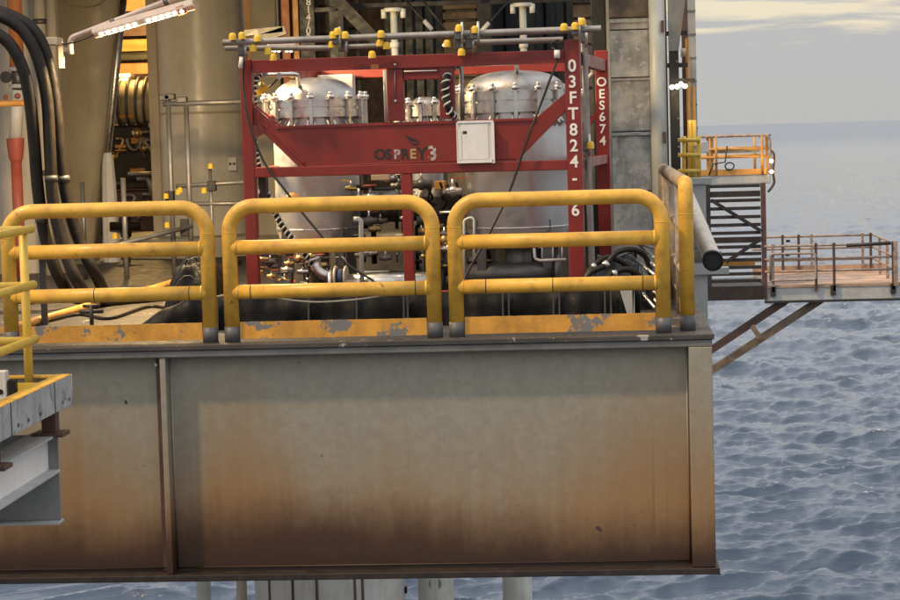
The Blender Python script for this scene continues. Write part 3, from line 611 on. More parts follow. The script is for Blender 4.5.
obj('hand_pump', kbox(250, 178, 258, 200, .3, .4), 'dark', S, .006); obj('gauge', MB().tube([K3(256.5, 191.5, .28), K3(256.5, 191.5, .30)], .03, 14), 'paper', S)
for q in ((250, 217), (253, 225), (247, 211)): obj('fitting', MB().ball(K3(*q, .25), .028, 10, 6), 'brass', S)
obj('cap', MB().ball(K3(293, 199, .1), .075, 16, 8, .8), 'ochre', S)
# lifting slings hanging from the skid's top corners
def skw(px, py, yl): return SKM @ K3(px, py, yl)
for pts, fer, lab in (([(559, 40), (553, 42), (552, 47), (557, 52), (557, 60), (549, 82), (540, 106), (527, 140), (510, 190), (489, 234), (468, 272), (462, 288)], (557, 50, 557, 58), 'dark lifting sling hanging across the wider vessel from its post'),
                      ([(241, 52), (244, 60), (243, 80), (248, 118), (263, 160), (285, 190), (310, 222), (345, 262), (372, 280), (380, 289)], (242.5, 57, 241, 68), 'dark lifting sling trailing from the frame corner past the spiral hose')):
    sl = thing('lifting_sling', lab, 'sling', skw(*pts[-1], -.06), group='lifting slings on the red skid')
    base = sl.location; obj('rope', MB().tube([Vector(q) - base for q in smooth_path([skw(*q, -.05 - .02 * (i % 2)) for i, q in enumerate(pts)], 6)], .0105, 8), 'dark', sl)
    obj('ferrule', MB().tube([skw(fer[0], fer[1], -.055) - base, skw(fer[2], fer[3], -.055) - base], .026, 12), 'paper', sl)
# ================================================================== SCAFFOLD TUBES ABOVE THE SKID
def scaf_tube(a, b, r, label, group, caps=(), couplers=(), name='scaffold_tube', m='galv'):
    a, b = Vector(a), Vector(b); t = thing(name, label, 'scaffold tube', a, group=group)
    tu = MB().tube([(0, 0, 0), b - a], r, 16, False); tu.tube([b - a, (0, 0, 0)], r * .82, 16, False); obj('tube', tu, m, t)
    for c in couplers:
        c = Vector(c) - a; co = obj('coupler', MB().box(c + Vector((-.04, -.045, -.05)), c + Vector((.04, .045, .05))), 'castgrey', t, .01)
        obj('coupler_bolt', MB().tube([c + Vector((.03, -.05, -.09)), c + Vector((.03, -.05, .1))], .011, 8), 'steel', co)
    for c in caps:
        c = Vector(c) - a; obj('end_cap', MB().lathe([(.001, .034), (.018, .032), (.028, .022), (.032, .005), (.032, -.03), (.001, -.03)], 14, c), 'capy', t)
    return t
sg = 'scaffold tubes lying over the skid'
YS = 2.05
scaf_tube(P(223, 42.5, YS), P(601, 28.5, YS), .029, 'upper long scaffold tube lying over the red skid with yellow caps', sg,
          [P(x, y, YS - .05) for x, y in ((232.5, 36.5), (242, 35.5), (257.5, 38), (333, 35), (337.5, 31.5), (345, 35), (381, 34), (459, 28), (475, 29.5), (564, 27), (575, 26), (582, 21.5))],
          [P(x, y, YS) for x, y in ((337, 38.5), (459, 34), (475, 33.5), (576, 29.5))])
scaf_tube(P(225, 48, YS + .12), P(330, 48, YS + .12), .025, 'short lower scaffold tube over the left vessel, beside a lit lamp', sg,
          [P(x, y, YS) for x, y in ((253, 48), (268, 51), (273, 57), (332, 44))], [P(243, 50, YS + .1)])
scaf_tube(P(338, 47, YS + .12), P(385, 45.5, YS + .12), .022, 'short lower scaffold tube above the window frame of the skid', sg, [P(x, y, YS) for x, y in ((380, 42.5), (386.5, 45.5), (372, 54.5))], [P(343, 46, YS + .1)])
scaf_tube(P(455, 43, YS + .12), P(563, 39.5, YS + .12), .025, 'lower scaffold tube over the wider vessel ending by the lettered post', sg, [P(x, y, YS) for x, y in ((447, 43.5), (461.5, 52))], [P(459, 44, YS + .1), P(470, 43, YS + .1), P(583, 37, 2.5)])
scaf_tube(P(583.5, 32, 2.5), (P(590, 160, 2.5).x, 2.5, 0), .029, 'upright scaffold tube standing beside the lettered red post', sg, [P(590.5, 145, 2.45)], [P(586, 145.5, 2.5)])
# shackle on the rear post
sh = thing('shackle', 'galvanised shackle and ferrule hooked on the rear red post', 'shackle', P(600, 66, 5.0))
b0 = sh.location; ring = [P(600 + 4.5 * math.cos(a), 64 - 4 * math.sin(a) - (2 * math.cos(a)), 5.0) - b0 for a in [k * math.pi / 8 for k in range(17)]]
obj('ring', MB().tube(ring, .012, 8), 'galv', sh); obj('link', MB().tube([P(597, 69, 5) - b0, P(588, 78, 5) - b0], .022, 10), 'ltgrey', sh); obj('ferrule', MB().tube([P(592, 65, 5) - b0, P(594, 72, 5) - b0], .03, 10), 'ltgrey', sh)
# ================================================================== BUND, TARPAULIN AND RODS
BY = 1.05
bd = thing('spill_bund', 'black fabric spill bund wall round the foot of the skid', 'bund', (-1.8, BY, 0))
bx0, bx1 = P(128, 318, BY).x + 1.8, P(640, 300, BY).x + 1.8
n = 140; xs = [bx0 + (bx1 - bx0) * k / n for k in range(n + 1)]
def bh(x): return .27 * min(1, max(.12, (x - bx0) / .5)) + .012 * math.sin(x * 9) + .008 * math.sin(x * 23 + 1)
vs = []; 
for x in xs:
    h = bh(x); vs += [(x, -.02 + .03 * math.sin(x * 7) + .015 * math.sin(x * 31), 0), (x, .0 + .025 * math.sin(x * 11) + .014 * math.sin(x * 37 + 2), h * .5), (x, .03, h), (x, .09, h + .012), (x, .13, h * .9), (x, .2, 0)]
bd_w = obj('wall', MB().add(vs, [(i * 6 + j, (i + 1) * 6 + j, (i + 1) * 6 + j + 1, i * 6 + j + 1) for i in range(n) for j in range(5)], True), 'blackfab', bd)
for px in (213, 218, 309, 357, 404, 408, 503, 509, 553.5, 559.5, 605, 611):
    x = P(px, 310, BY).x + 1.8; obj('support_strap', MB().bar((x, -.045, .01), (x, -.012, .265), .014, .01, (0, 1, 0)), 'ribgrey', bd)
gs = MB(); x = P(626, 310, BY).x + 1.8; gs.prism([(x - .055, .29), (x + .07, .29), (x + .055, .02), (x + .02, .02)], -.06, -.05); gs.box((x + .053, -.06, .01), (x + .07, .02, .29)); obj('corner_bracket', gs, 'ltgrey', bd)
# loose green cord sagging under the middle guardrail's lower pipe
cs = thing('cord', 'thin green cord sagging under the lower rail before the bund', 'cord', P(320, 303, .12)); b0 = cs.location
obj('strand', MB().tube([q - b0 for q in smooth_path([P(262, 295, .1), P(290, 300, .1), P(320, 302, .1), P(360, 299, .1), P(400, 293, .1)], 6)], .006, 6), 'palepipe', cs)
tp = thing('tarpaulin', 'crumpled black tarpaulin heaped beside the skid under the corner guardrail', 'tarpaulin', (0, 2.9, 0))
def heap(x0, x1, y0, y1, hgt, nx, ny, seed, m, parent, name):
    r = np.random.default_rng(seed); vs = []; ph = r.uniform(0, 6, 12); fq = r.uniform(4, 22, 12); an = r.uniform(0, 3.14, 12)
    for j in range(ny + 1):
        for i in range(nx + 1):
            u, v = i / nx, j / ny; x, y = x0 + (x1 - x0) * u, y0 + (y1 - y0) * v
            e = min(1, 5 * min(u, 1 - u)) ** .6 * min(1, 4 * min(v, 1 - v)) ** .6
            f = sum(abs(math.sin(fq[k] * (x * math.cos(an[k]) + y * math.sin(an[k])) + ph[k])) / fq[k] for k in range(12)) * .62
            vs.append((x, y, max(.004, e * (hgt * (.55 + .45 * u * 0 + f)))))
    return obj(name, MB().add(vs, [(j * (nx + 1) + i, j * (nx + 1) + i + 1, (j + 1) * (nx + 1) + i + 1, (j + 1) * (nx + 1) + i) for j in range(ny) for i in range(nx)], True), m, parent)
x0 = P(583, 260, 2.6).x; x1 = P(652, 260, 2.6).x
heap(x0, x1, -.75, .9, .42, 80, 70, 4, 'tarp', tp, 'sheet')
dt = thing('net_cover', 'black net covered drum heap lying on deck behind the first guardrail', 'net', P(190, 318, 2.2) * 1.0); dt.location.z = 0
b0 = dt.location
heap(P(165, 300, 2.2).x - b0.x, P(226, 300, 2.2).x - b0.x, -.3, .6, .48, 24, 20, 9, 'blackfab', dt, 'cover')
net = MB()
for k in range(9):
    u = k / 8; pts = [Vector((P(168 + 50 * t, 0, 2.2).x - b0.x, -.3 + .5 * u, .1 + .5 * math.sin(math.pi * min(1, t + .18)) * (.3 + .7 * math.sin(math.pi * (.15 + .7 * u))))) for t in [q / 8 for q in range(9)]]; net.tube(pts, .006, 5)
obj('netting', net, 'ribgrey', dt)
for k, (pts, lab) in enumerate((([(584, 284), (592, 268), (606, 258), (622, 262), (634, 276), (624, 288)], 'black hose looped over the tarpaulin heap by the corner guardrail'), ([(588, 276), (604, 266), (618, 252), (636, 250), (648, 262)], 'black hose lying along the top of the tarpaulin heap'), ([(596, 290), (612, 274), (630, 270), (646, 284)], 'short black hose in front of the tarpaulin heap'))):
    hb = P(*pts[0], 2.0 - .06 * k); t = thing('loose_hose', lab, 'hose', (hb.x, hb.y, 0)); b0 = t.location
    pth = [P(*q, 2.0 - .06 * k + .05 * j) - b0 for j, q in enumerate(pts)]; pth = [(pth[0].x - .05, pth[0].y, .03)] + pth + [(pth[-1].x + .06, pth[-1].y, .03)]
    hs = obj('tube', MB().tube(smooth_path(pth, 7), .026, 10), 'black', t); obj('coupling', MB().tube([pth[2], Vector(pth[2]).lerp(Vector(pth[3]), .25)], .034, 10), 'steel', t)
rk = thing('rod_bundle', 'bundle of shiny steel rods leaning across deck by the corner guardrail', 'rods', P(645, 310, 1.6)); rk.location.z = 0; b0 = rk.location
for k, (x0_, y0_, x1_, y1_) in enumerate(((628, 254, 655, 275), (634, 250, 658, 268), (640, 246, 660, 262), (616, 262, 655, 308), (621, 262, 660, 306), (626, 262, 660, 298), (631, 264, 662, 296), (636, 244, 662, 250))):
    obj('rod', MB().tube([P(x0_, y0_, 3.4 + .03 * k) - b0, P(x1_, y1_, 1.6 + .05 * k) - b0], .013, 8), 'steel', rk)
# ================================================================== LEFT: HOSES, LAMP, LEGS
def floor_at(px, py):
    d = CR @ Vector(((px - 450) / F, (300 - py) / F, -1)); t = (0 - CP.z) / d.z; return CP + d * t
hp = [([(-20, 26), (6, 40), (21, 64), (29, 95), (34, 140), (38, 190), (46, 240), (62, 283)], (84, 306), 'innermost thick black hose arching down to the deck beside the white wall'),
      ([(-20, 10), (9, 20), (27, 36), (39, 62), (47, 100), (50, 150), (53, 200), (63, 245), (79, 284)], (100, 307), 'middle thick black hose of the three arching down to the deck'),
      ([(-20, 6), (14, 17), (35, 32), (47, 58), (55, 100), (60, 150), (67, 200), (79, 240), (96, 275)], (116, 305), 'outermost thick black hose arching down before the dark sloping leg')]
for i, (pts, end, lab) in enumerate(hp):
    e = floor_at(*end); e.z = .06; h = thing('hose', lab, 'hose', e, group='thick black hoses arching down to the deck')
    n = len(pts); path = [P(x, y, 3.2 + .12 * i + (e.y - 3.2 - .12 * i - .5) * (k / (n - 1)) ** 2) for k, (x, y) in enumerate(pts)] + [e, e + Vector((.5, .5 + .1 * i, 0))]
    path = [q - e for q in smooth_path(path, 8)]; obj('tube', MB().tube(path, .058, 16), 'black', h)
    obj('band', MB().tube(path[44:46], .062, 16), 'ribgrey', h)
def linear_lamp(a, b, label, r, led, lenergy, lcol, fac, down, nl=13):
    a, b = Vector(a), Vector(b); t = thing('lamp', label, 'lamp', (a + b) / 2); c = t.location; d = (b - a).normalized(); L_ = (b - a).length
    dn = Vector(down); dn = (dn - d * dn.dot(d)).normalized(); sd_ = d.cross(dn)
    hb = MB().bar(a - c, b - c, r * 2, r * 1.5, -dn); obj('housing', hb, 'paletray', t, .012)
    for k in range(nl):
        p = a - c + d * L_ * (.05 + .86 * (k + .5) / nl) + dn * r * .9 + Vector((0, -r * .55, 0)); 
        if k == nl // 2: continue
        obj('diode', MB().ball(p, r * .40, 10, 6), led, t)
    ar = lamp('AREA', (0, 0, 0), lenergy, lcol, L_ * .9, t, sy=.1); ar.location = dn * (r * 2.2) + Vector((0, -r * 1.2, 0)); ar.rotation_euler = Matrix((d, -sd_, -dn)).transposed().to_euler()
    return t
LY = 3.6
t = linear_lamp(P(93, 33, LY), P(194, 4, LY), 'lit strip lamp on a bent pipe arm before the dark sloping leg', .05, 'led', 620, (1, .70, .33), 1, (.3, -.5, -1))
c = t.location
obj('arm', MB().tube([q - c for q in fillet([P(71, 54, LY + .1), P(70, 38, LY + .1), P(130, 15, LY + .1), P(190, -8, LY + .1)], .06, 5)], .026, 12), 'paletray', t)
for px, py in ((113, 21.5), (166, 1.5)): obj('clip', MB().tube([P(px - 2, py + 1, LY + .1) - c, P(px + 2, py - 1, LY + .1) - c], .034, 12), 'castgrey', t)
obj('bracket', MB().box(P(36, 45, LY) - c, P(63, 38, LY + .25) - c), 'cream', t, .006); obj('bracket', MB().box(P(59, 68, LY + .1) - c, P(64, 46, LY + .15) - c), 'cream', t); obj('bracket', MB().box(P(58, 52, LY + .12) - c, P(72, 47, LY + .16) - c), 'cream', t)
obj('end_plug', MB().tube([P(177, 10, LY) - c, P(185, 7.5, LY) - c], .056, 10), 'pinkred', t)
obj('cable', MB().tube([q - c for q in smooth_path([P(62, 44, LY), P(75, 42, LY - .02), P(93, 35, LY)], 5)], .009, 6), 'dark', t)
# far left wall with standpipe
wl = thing('wall_panel', 'off white steel wall panel behind the black hoses', 'wall', (P(20, 250, 9.5).x, 9.5, 0))
xw = P(58, 100, 9.5).x - wl.location.x
obj('plate', MB().box((-6, 0, 0), (xw, .2, 4.6)), 'cream', wl); obj('edge_pipe', MB().tube([(xw - .02, -.08, 0), (xw - .02, -.08, 4.5)], .06, 14), 'cream', wl)
for k in range(4): obj('rib', MB().box((xw - .9 - k * .9, -.05, .01), (xw - .84 - k * .9, -.001, 4.5)), 'cream', wl)
sp = thing('standpipe', 'orange and red vertical standpipe with a flared cup beside the hoses', 'pipe', (P(20, 250, 8.6).x, 8.6, 0))
def zz(py, Y=8.6, px=20): return P(px, py, Y).z
b0 = sp.location; ox = P(15, 20, 8.6).x - b0.x
obj('upper_pipe', MB().tube([(ox, 0, zz(68)), (ox, 0, 4.5)], .085, 18), 'orange', sp)
obj('valve', MB().tube([(ox, 0, zz(90)), (ox, 0, zz(66))], .07, 14), 'castgrey', sp)
for py in (69, 86): obj('flange', MB().tube([(ox, 0, zz(py + 2)), (ox, 0, zz(py - 2))], .10, 18), 'ltgrey', sp)
obj('handwheel', MB().tube([(ox - .1, -.12, zz(77)), (ox - .1, -.15, zz(77))], .07, 14), 'dark', sp)
obj('middle_pipe', MB().tube([(0, 0, zz(140)), (ox, 0, zz(90))], .075, 18), 'white', sp)
obj('cup', MB().lathe([(.001, zz(161)), (.07, zz(161)), (.085, zz(157)), (.10, zz(146)), (.105, zz(138)), (.09, zz(138))], 22), 'pinkred', sp)
obj('lower_pipe', MB().tube([(0, 0, 0), (0, 0, zz(160))], .065, 18), 'pinkred', sp)
obj('wheel_valves', MB().ball((ox + .02, -.1, zz(96)), .035, 10, 6).ball((ox - .12, -.1, zz(97)), .03, 10, 6), 'pinkred', sp)
pp = thing('slanting_pipe', 'grey slanting pipe in front of the red standpipe', 'pipe', floor_at(35, 262)); b0 = pp.location
obj('tube', MB().tube([(0, 0, 0), P(-12, 100, b0.y - .3) - b0], .045, 12), 'midgrey', pp)
wp = thing('wall_pipe', 'cream vertical pipe with clamp beside the bracket of the strip lamp', 'pipe', (P(47, 200, 9.1).x, 9.1, 0)); obj('tube', MB().tube([(0, 0, 0), (0, 0, 4.5)], .07, 16), 'cream', wp)
for z in (1.2, 3.0, 3.4): obj('clamp', MB().tube([(0, 0, z), (0, 0, z + .06)], .085, 16), 'castgrey', wp)
hr = thing('hand_rail', 'short gold lit handrail on the white wall behind hoses', 'rail', (P(5, 104, 7.5).x, 7.5, 0)); b0 = hr.location
obj('bar', MB().tube([(-1.2, 0, P(5, 103.5, 7.5).z), (P(26, 103, 7.5).x - b0.x, 0, P(5, 103.5, 7.5).z)], .035, 12), 'ochre', hr); obj('post', MB().tube([(-.6, 0, 0), (-.6, 0, P(5, 103.5, 7.5).z)], .025, 10), 'ochre', hr)  # gold lamplight on the rail put into its ochre colour
# dark sloping leg
CY = 12.2
lg = thing('sloping_leg', 'big brown grey tapered leg shaded from the lamp, shiny pipe along its edge', 'platform leg', (P(70, 240, CY).x, CY, 0)); b0 = lg.location
xl = P(57, 100, CY).x - b0.x; ztop = 4.6
def exr(py): return P(124 - 22 * py / 200., py, CY).x - b0.x
xt = P(120, 0, CY); xbm = P(98, 215, CY); sl_ = (xt.x - xbm.x) / (xt.z - xbm.z)
e0, e1 = xbm.x - b0.x - sl_ * xbm.z, xbm.x - b0.x + sl_ * (ztop - xbm.z)
n = 28; vs = []
for z, ee in ((0., e0), (ztop, e1)):
    for k in range(n + 1):
        a = math.pi * k / n; cx_, rr = (xl + ee) / 2, (ee - xl) / 2; vs.append((cx_ - rr * math.cos(a), -rr * .45 * math.sin(a), z))
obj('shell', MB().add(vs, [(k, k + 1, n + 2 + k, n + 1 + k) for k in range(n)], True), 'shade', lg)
obj('edge_pipe', MB().tube([(e0 + .05, -.05, 0), (e1 + .05, -.05, ztop)], .055, 14), 'steel', lg)
obj('weld_ring', MB().tube([(xl + .55 + .26 * math.cos(a), -.48, P(68, 3, CY).z + .10 * math.sin(a)) for a in [k * math.pi / 10 for k in range(10, 21)]], .008, 6), 'shade', lg)
obj('base_plate', MB().box((xl - .25, -.9, 0), (e0 + .3, .4, .03)), 'midgrey', lg)
# big round leg (tank) ------------------------------------------------
TY = 13.5
tx0, tx1 = P(155, 100, TY).x, P(246, 100, TY).x; tr = (tx1 - tx0) / 2
tk = thing('round_leg', 'broad cream cylindrical leg behind the scaffold frame', 'platform leg', ((tx0 + tx1) / 2, TY, 0))
obj('shell', MB().lathe([(tr, 0), (tr, 4.6)], 72), 'creamgloss', tk); obj('corner_strip', MB().box((-tr + .0, -.42, 0), (-tr + .13, -.05, 4.6)), 'cream', tk)
obj('plinth', MB().lathe([(tr, .26), (tr + .9, .26), (tr + .9, 0)], 8), 'shade', tk)
q = P(232.5, 164, TY - tr * .75) - tk.location; obj('notice', MB().box(q + Vector((-.055, -.02, -.09)), q + Vector((.055, 0, .09))), 'paper', tk)
nd = MB(); 
for s in (-1, 1): nd.prism([(q.x + s * .035, q.z - .02), (q.x, q.z), (q.x + s * .035, q.z + .03), (q.x + s * .045, q.z)], q.y - .024, q.y - .0205)
obj('notice_mark', nd, 'letdark', tk)
wb = obj('weld_seam', MB().lathe([(tr + .001, 1.92), (tr + .005, 1.93), (tr + .005, 1.945), (tr + .001, 1.955)], 72), 'cream', tk)
# scaffold frame before the round leg
sf = thing('scaffold', 'grey scaffold frame with yellow capped couplers before the cream leg', 'scaffold', (P(180, 250, 8.5).x, 8.5, 0)); b0 = sf.location
def sP(px, py, Y=8.5): return P(px, py, Y) - b0
for px, py in ((168, 100), (186, 104)): p_ = sP(px, py); obj('upright', MB().tube([(p_.x, 0, 0), p_], .03, 12), 'galv', sf)
obj('top_tube', MB().tube([sP(163, 104), sP(262, 101)], .03, 12), 'galv', sf); obj('cross_tube', MB().tube([sP(176, 186), sP(262, 181)], .026, 12), 'galv', sf)
obj('cross_tube', MB().tube([sP(92, 251, 7.5), sP(192, 226)], .028, 12), 'galv', sf); obj('cross_tube', MB().tube([sP(180, 204), sP(262, 203)], .026, 12), 'galv', sf)
p_ = sP(123, 178, 8.1); obj('upright', MB().tube([(p_.x, p_.y, 0), p_], .03, 12), 'galv', sf)
p_ = sP(82, 182, 8.1); obj('upright', MB().tube([(p_.x, p_.y, 0), p_], .026, 12), 'castgrey', sf)
p_ = sP(210, 168); obj('upright', MB().tube([(p_.x, 0, 0), p_], .02, 10), 'galv', sf)
for q in ((165, 98), (182, 100), (170, 97)): obj('coupler', MB().box(sP(*q) + Vector((-.06, -.05, -.03)), sP(*q) + Vector((.06, .05, .04))), 'castgrey', sf, .01)
for q in ((185, 224), (185, 231), (212, 186), (170, 196)): obj('coupler', MB().box(sP(*q) + Vector((-.05, -.05, -.06)), sP(*q) + Vector((.05, .05, .06))), 'dark', sf, .01)
for q in ((210.5, 166), (166, 196), (204, 190.5), (178, 192), (180, 190), (167, 225), (115, 236)): obj('end_cap', MB().lathe([(.001, .034), (.018, .032), (.03, .02), (.032, -.03), (.001, -.03)], 12, sP(*q, 8.4)), 'capy', sf)
# valve and drum clutter on the left deck
vb = thing('valve_wheel', 'black round valve wheel on a stub pipe behind the first guardrail', 'valve', floor_at(127, 262)); b0 = vb.location
obj('stem', MB().tube([(0, 0, 0), (0, 0, P(127, 226, b0.y).z)], .05, 12), 'castgrey', vb); z_ = P(127, 226, b0.y).z
obj('wheel', MB().tube([(-.06, -.02, z_), (.06, .02, z_)], .15, 20), 'black', vb); obj('hub', MB().tube([(-.2, -.03, z_), (.2, .03, z_)], .06, 14), 'black', vb)
vb2 = thing('floor_valve', 'small dark valve with cross handle on the warm lit deck', 'valve', floor_at(92, 328)); b0 = vb2.location
obj('stem', MB().tube([(0, 0, 0), (0, 0, .2)], .018, 8), 'dark', vb2); obj('handle', MB().tube([(-.1, 0, .14), (.1, .02, .14)], .018, 8).tube([(-.07, 0, .19), (.07, 0, .19)], .014, 8), 'dark', vb2)
sx = thing('low_post', 'thin dark post on the deck behind the lemon yellow railing', 'post', floor_at(45, 325)); b0 = sx.location; obj('shaft', MB().box((-.025, -.02, 0), (.025, .02, P(44, 258, b0.y).z)), 'dark', sx); obj('cap', MB().box((-.06, -.05, P(44, 258, b0.y).z), (.06, .05, P(44, 254, b0.y).z)), 'castgrey', sx)
for x0_, y0_, x1_, y1_, m_, lab in ((4, 335, 150, 292, 'ochre', 'ochre tube added as a pale diagonal line on the deck behind the lemon yellow railing'), (120, 303, 240, 264, 'ochre', 'ochre tube added as a pale diagonal line on the deck before the cream leg')):
    a, b = floor_at(x0_, y0_), floor_at(x1_, y1_); d_ = thing('deck_line', lab, 'pipe', a); obj('tube', MB().tube([(0, 0, .04), (b - a) + Vector((0, 0, .04))], .035, 12), m_, d_)  # tubes added for the pale diagonal lines across the deck
for k, (pts, lab, m_, r_) in enumerate((([(50, 322), (80, 316), (110, 320), (150, 308), (185, 312), (225, 305)], 'thin dark cable snaking over the deck behind the first guardrail', 'black', .016),
                                  ([(30, 305), (70, 298), (120, 297), (160, 287), (215, 283)], 'second thin cable crossing the deck nearer the legs', 'dark', .014))):
    g0 = floor_at(*pts[0]); t = thing('deck_cable', lab, 'cable', g0); obj('strand', MB().tube([q - g0 + Vector((0, 0, r_)) for q in smooth_path([floor_at(*q) for q in pts], 6)], r_, 8), m_, t)
rd = thing('wrapped_bundle', 'white plastic wrapped bundle standing beside the dark sloping leg', 'bundle', (P(111, 240, 11.6).x, 11.6, 0)); hz = P(111, 152, 11.6).z
obj('wrapping', MB().lathe([(.001, hz), (.05, hz - .01), (.07, hz - .1), (.085, hz - .35), (.10, hz - .8), (.11, 0.)], 40, wob=.06), 'paper', rd)
# ------------------------------------------------ lit machinery room behind the legs
RY = 19.
rm = thing('machinery_room_wall', 'orange and yellow lit back wall seen between the two legs', 'wall', (P(138, 230, RY).x, RY, 0)); b0 = rm.location
def rP(px, py, Y=RY): return P(px, py, Y) - b0
def rbox(x0, y0, x1, y1, Y0, Y1): a, b = rP(x0, y1, Y0), rP(x1, y0, Y0); return MB().box((a.x, Y0 - RY, a.z), (b.x, Y1 - RY, b.z))
obj('backing', MB().box((-5, .6, 0), (4, .7, 4.6)), 'brown', rm)
for q, m_ in (((95, -10, 175, 12), 'orange'), ((95, 13, 175, 37), 'brown'), ((95, 38, 175, 52), 'ochre'), ((95, 53, 175, 61), 'dark'), ((95, 62, 175, 75), 'orange')): obj('wall_panel', rbox(*q, RY, RY + .1), m_, rm)  # yellow lamplight on the wall put into the ochre panel
obj('beam', rbox(95, 52, 175, 54, RY - .3, RY - .2), 'dark', rm)
mt = thing('machinery_lamp', 'lit fluorescent lamp in the machinery room between the legs', 'lamp', P(125, 80, 17.5)); c = mt.location
obj('tube', MB().tube([P(113, 78.5, 17.5) - c, P(132, 81.5, 17.5) - c], .05, 12), 'ledw', mt); obj('housing', MB().box(P(111, 77, 17.5) - c, P(134, 74, 17.8) - c), 'paletray', mt)
lamp('POINT', (0, -.2, -.12), 520, (1, .62, .20), .2, mt); lamp('POINT', (.2, -.4, 1.2), 520, (1, .62, .2), .25, mt)
mc = thing('turbine_casing', 'pale ribbed turbine casing and pipework in the lit machinery room', 'machine', (P(138, 230, 17).x, 17, 0)); b0 = mc.location
def mP(px, py, Y=17.): return P(px, py, Y) - b0
a, b = mP(112, 102), mP(165, 102); obj('casing', MB().tube([a, b], .34, 28), 'cream', mc)
for px in (122, 131, 140, 148): obj('casing_ring', MB().tube([mP(px - 1.2, 102), mP(px + 1.2, 102)], .40, 28), 'castgrey', mc)
obj('skid_block', MB().box(mP(106, 232), mP(175, 190, 17.) + Vector((0, 1, 0))), 'brown', mc, .02); obj('engine_block', MB().box(mP(108, 190), mP(168, 124) + Vector((0, .8, 0))), 'dark', mc, .03)
rr_ = random.Random(5)
for k in range(16):
    x, y = rr_.uniform(112, 152), rr_.uniform(118, 200); p = mP(x, y, 16.7)
    if k % 3 == 0: obj('pipe', MB().tube(fillet([p, p + Vector((rr_.uniform(-.3, .3), 0, 0)), p + Vector((rr_.uniform(-.3, .3), 0, -.4))], .06, 4), rr_.uniform(.018, .045), 10), rr_.choice(['castgrey', 'brass', 'galv']), mc)
    elif k % 3 == 1: obj('fitting', MB().ball(p, rr_.uniform(.04, .09), 12, 7), rr_.choice(['brass', 'castgrey']), mc)
    else: obj('bracket', MB().box(p, p + Vector((rr_.uniform(.1, .3), .1, rr_.uniform(.04, .12)))), rr_.choice(['ochre', 'castgrey', 'cream']), mc, .008)
obj('pipe_loop', MB().tube([mP(134 + 7 * math.cos(a), 138 + 12 * math.sin(a), 16.6) for a in [math.pi * k / 10 for k in range(11)]], .022, 8), 'galv', mc)
obj('lit_plate', MB().box(mP(115, 148, 16.5), mP(126, 144.5, 16.55)), 'ochre', mc); obj('lit_plate', MB().box(mP(115, 151, 16.5), mP(126, 149.2, 16.55)), 'ochre', mc)
obj('guard_rail', MB().tube([mP(128, 174, 16.), mP(160, 173, 16.)], .03, 10), 'galv', mc)
# ================================================================== STEELWORK BEHIND THE SKID
bw = thing('back_wall', 'dark steel wall closing the space behind the red skid', 'wall', (-2.6, 15.5, 0)); obj('plate', MB().box((-1.6, 0, 0), (3.6, .15, 4.6)), 'brown', bw)
ct = thing('container', 'dark blue grey corrugated container behind the scaffold tubes', 'container', (P(490, 240, 11.5).x, 11.5, 0)); b0 = ct.location
x0, x1 = P(386, 60, 11.5).x - b0.x, P(600, 60, 11.5).x - b0.x
vs, nf, k = [], 0, 0; x = x0; pr_ = []
while x < x1:
    pr_ += [(x, 0), (x + .09, 0), (x + .13, .05), (x + .22, .05)]; x += .26
for X_, Y_ in pr_: vs += [(X_, Y_, .1), (X_, Y_, 3.9)]
obj('corrugated_side', MB().add(vs, [(2 * i, 2 * i + 2, 2 * i + 3, 2 * i + 1) for i in range(len(pr_) - 1)]), 'darkb', ct)
obj('body', MB().box((x0, .07, .1), (x1, 2.3, 3.9)), 'darkb', ct); obj('top_rail', MB().box((x0, -.03, 3.9), (x1, .1, 4.05)), 'darkb', ct); obj('bottom_rail', MB().box((x0, -.03, 0), (x1, .1, .14)), 'darkb', ct)
def column(x0, x1, Y, m, label, cat='column', ztop=4.6, d=.25, name='steel_column', seams=(), group=None):
    a, b = P(x0, 60, Y).x, P(x1, 60, Y).x; t = thing(name, label, cat, ((a + b) / 2, Y, 0), group=group); h = (b - a) / 2
    obj('shaft', MB().box((-h, 0, 0), (h, d, ztop)), m, t, .008)
    for py in seams: z = P((x0 + x1) / 2, py, Y).z; obj('seam', MB().box((-h - .004, -.012, z - .02), (h + .004, -.001, z + .02)), m, t)
    return t
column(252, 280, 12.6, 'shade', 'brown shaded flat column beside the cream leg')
column(283, 291, 10.5, 'orange', 'narrow tan column left of the lettered beam', name='narrow_column')
t = column(300.5, 316, 9.6, 'dark', 'dark upright beam with white numbers painted down it', seams=())
for ch, py in zip('814/02', (2, 10, 17.5, 24, 31, 38)): p = P(308.5, py, 9.595) - t.location; text('lettering', ch, .12, 'letter', t, (p.x, -.003, p.z))
fl = obj('flange', MB().box((-.16, -.05, 0), (-.10, .3, 4.6)), 'ochre', t)
column(330, 345, 9.8, 'darkg', 'dark green grey upright beam between the rusty plates', name='steel_column')
column(478, 492, 9.8, 'dark', 'dark upright beam right of the rusty block', name='steel_column')
t = column(592, 606, 8.4, 'darkg', 'dark green beam rising behind the rear red post'); obj('web_edge', MB().box((.09, -.02, 0), (.13, .2, 4.6)), 'ltgrey', t); obj('flange', MB().box((.15, .02, 0), (.20, .25, 4.6)), 'darkg', t)
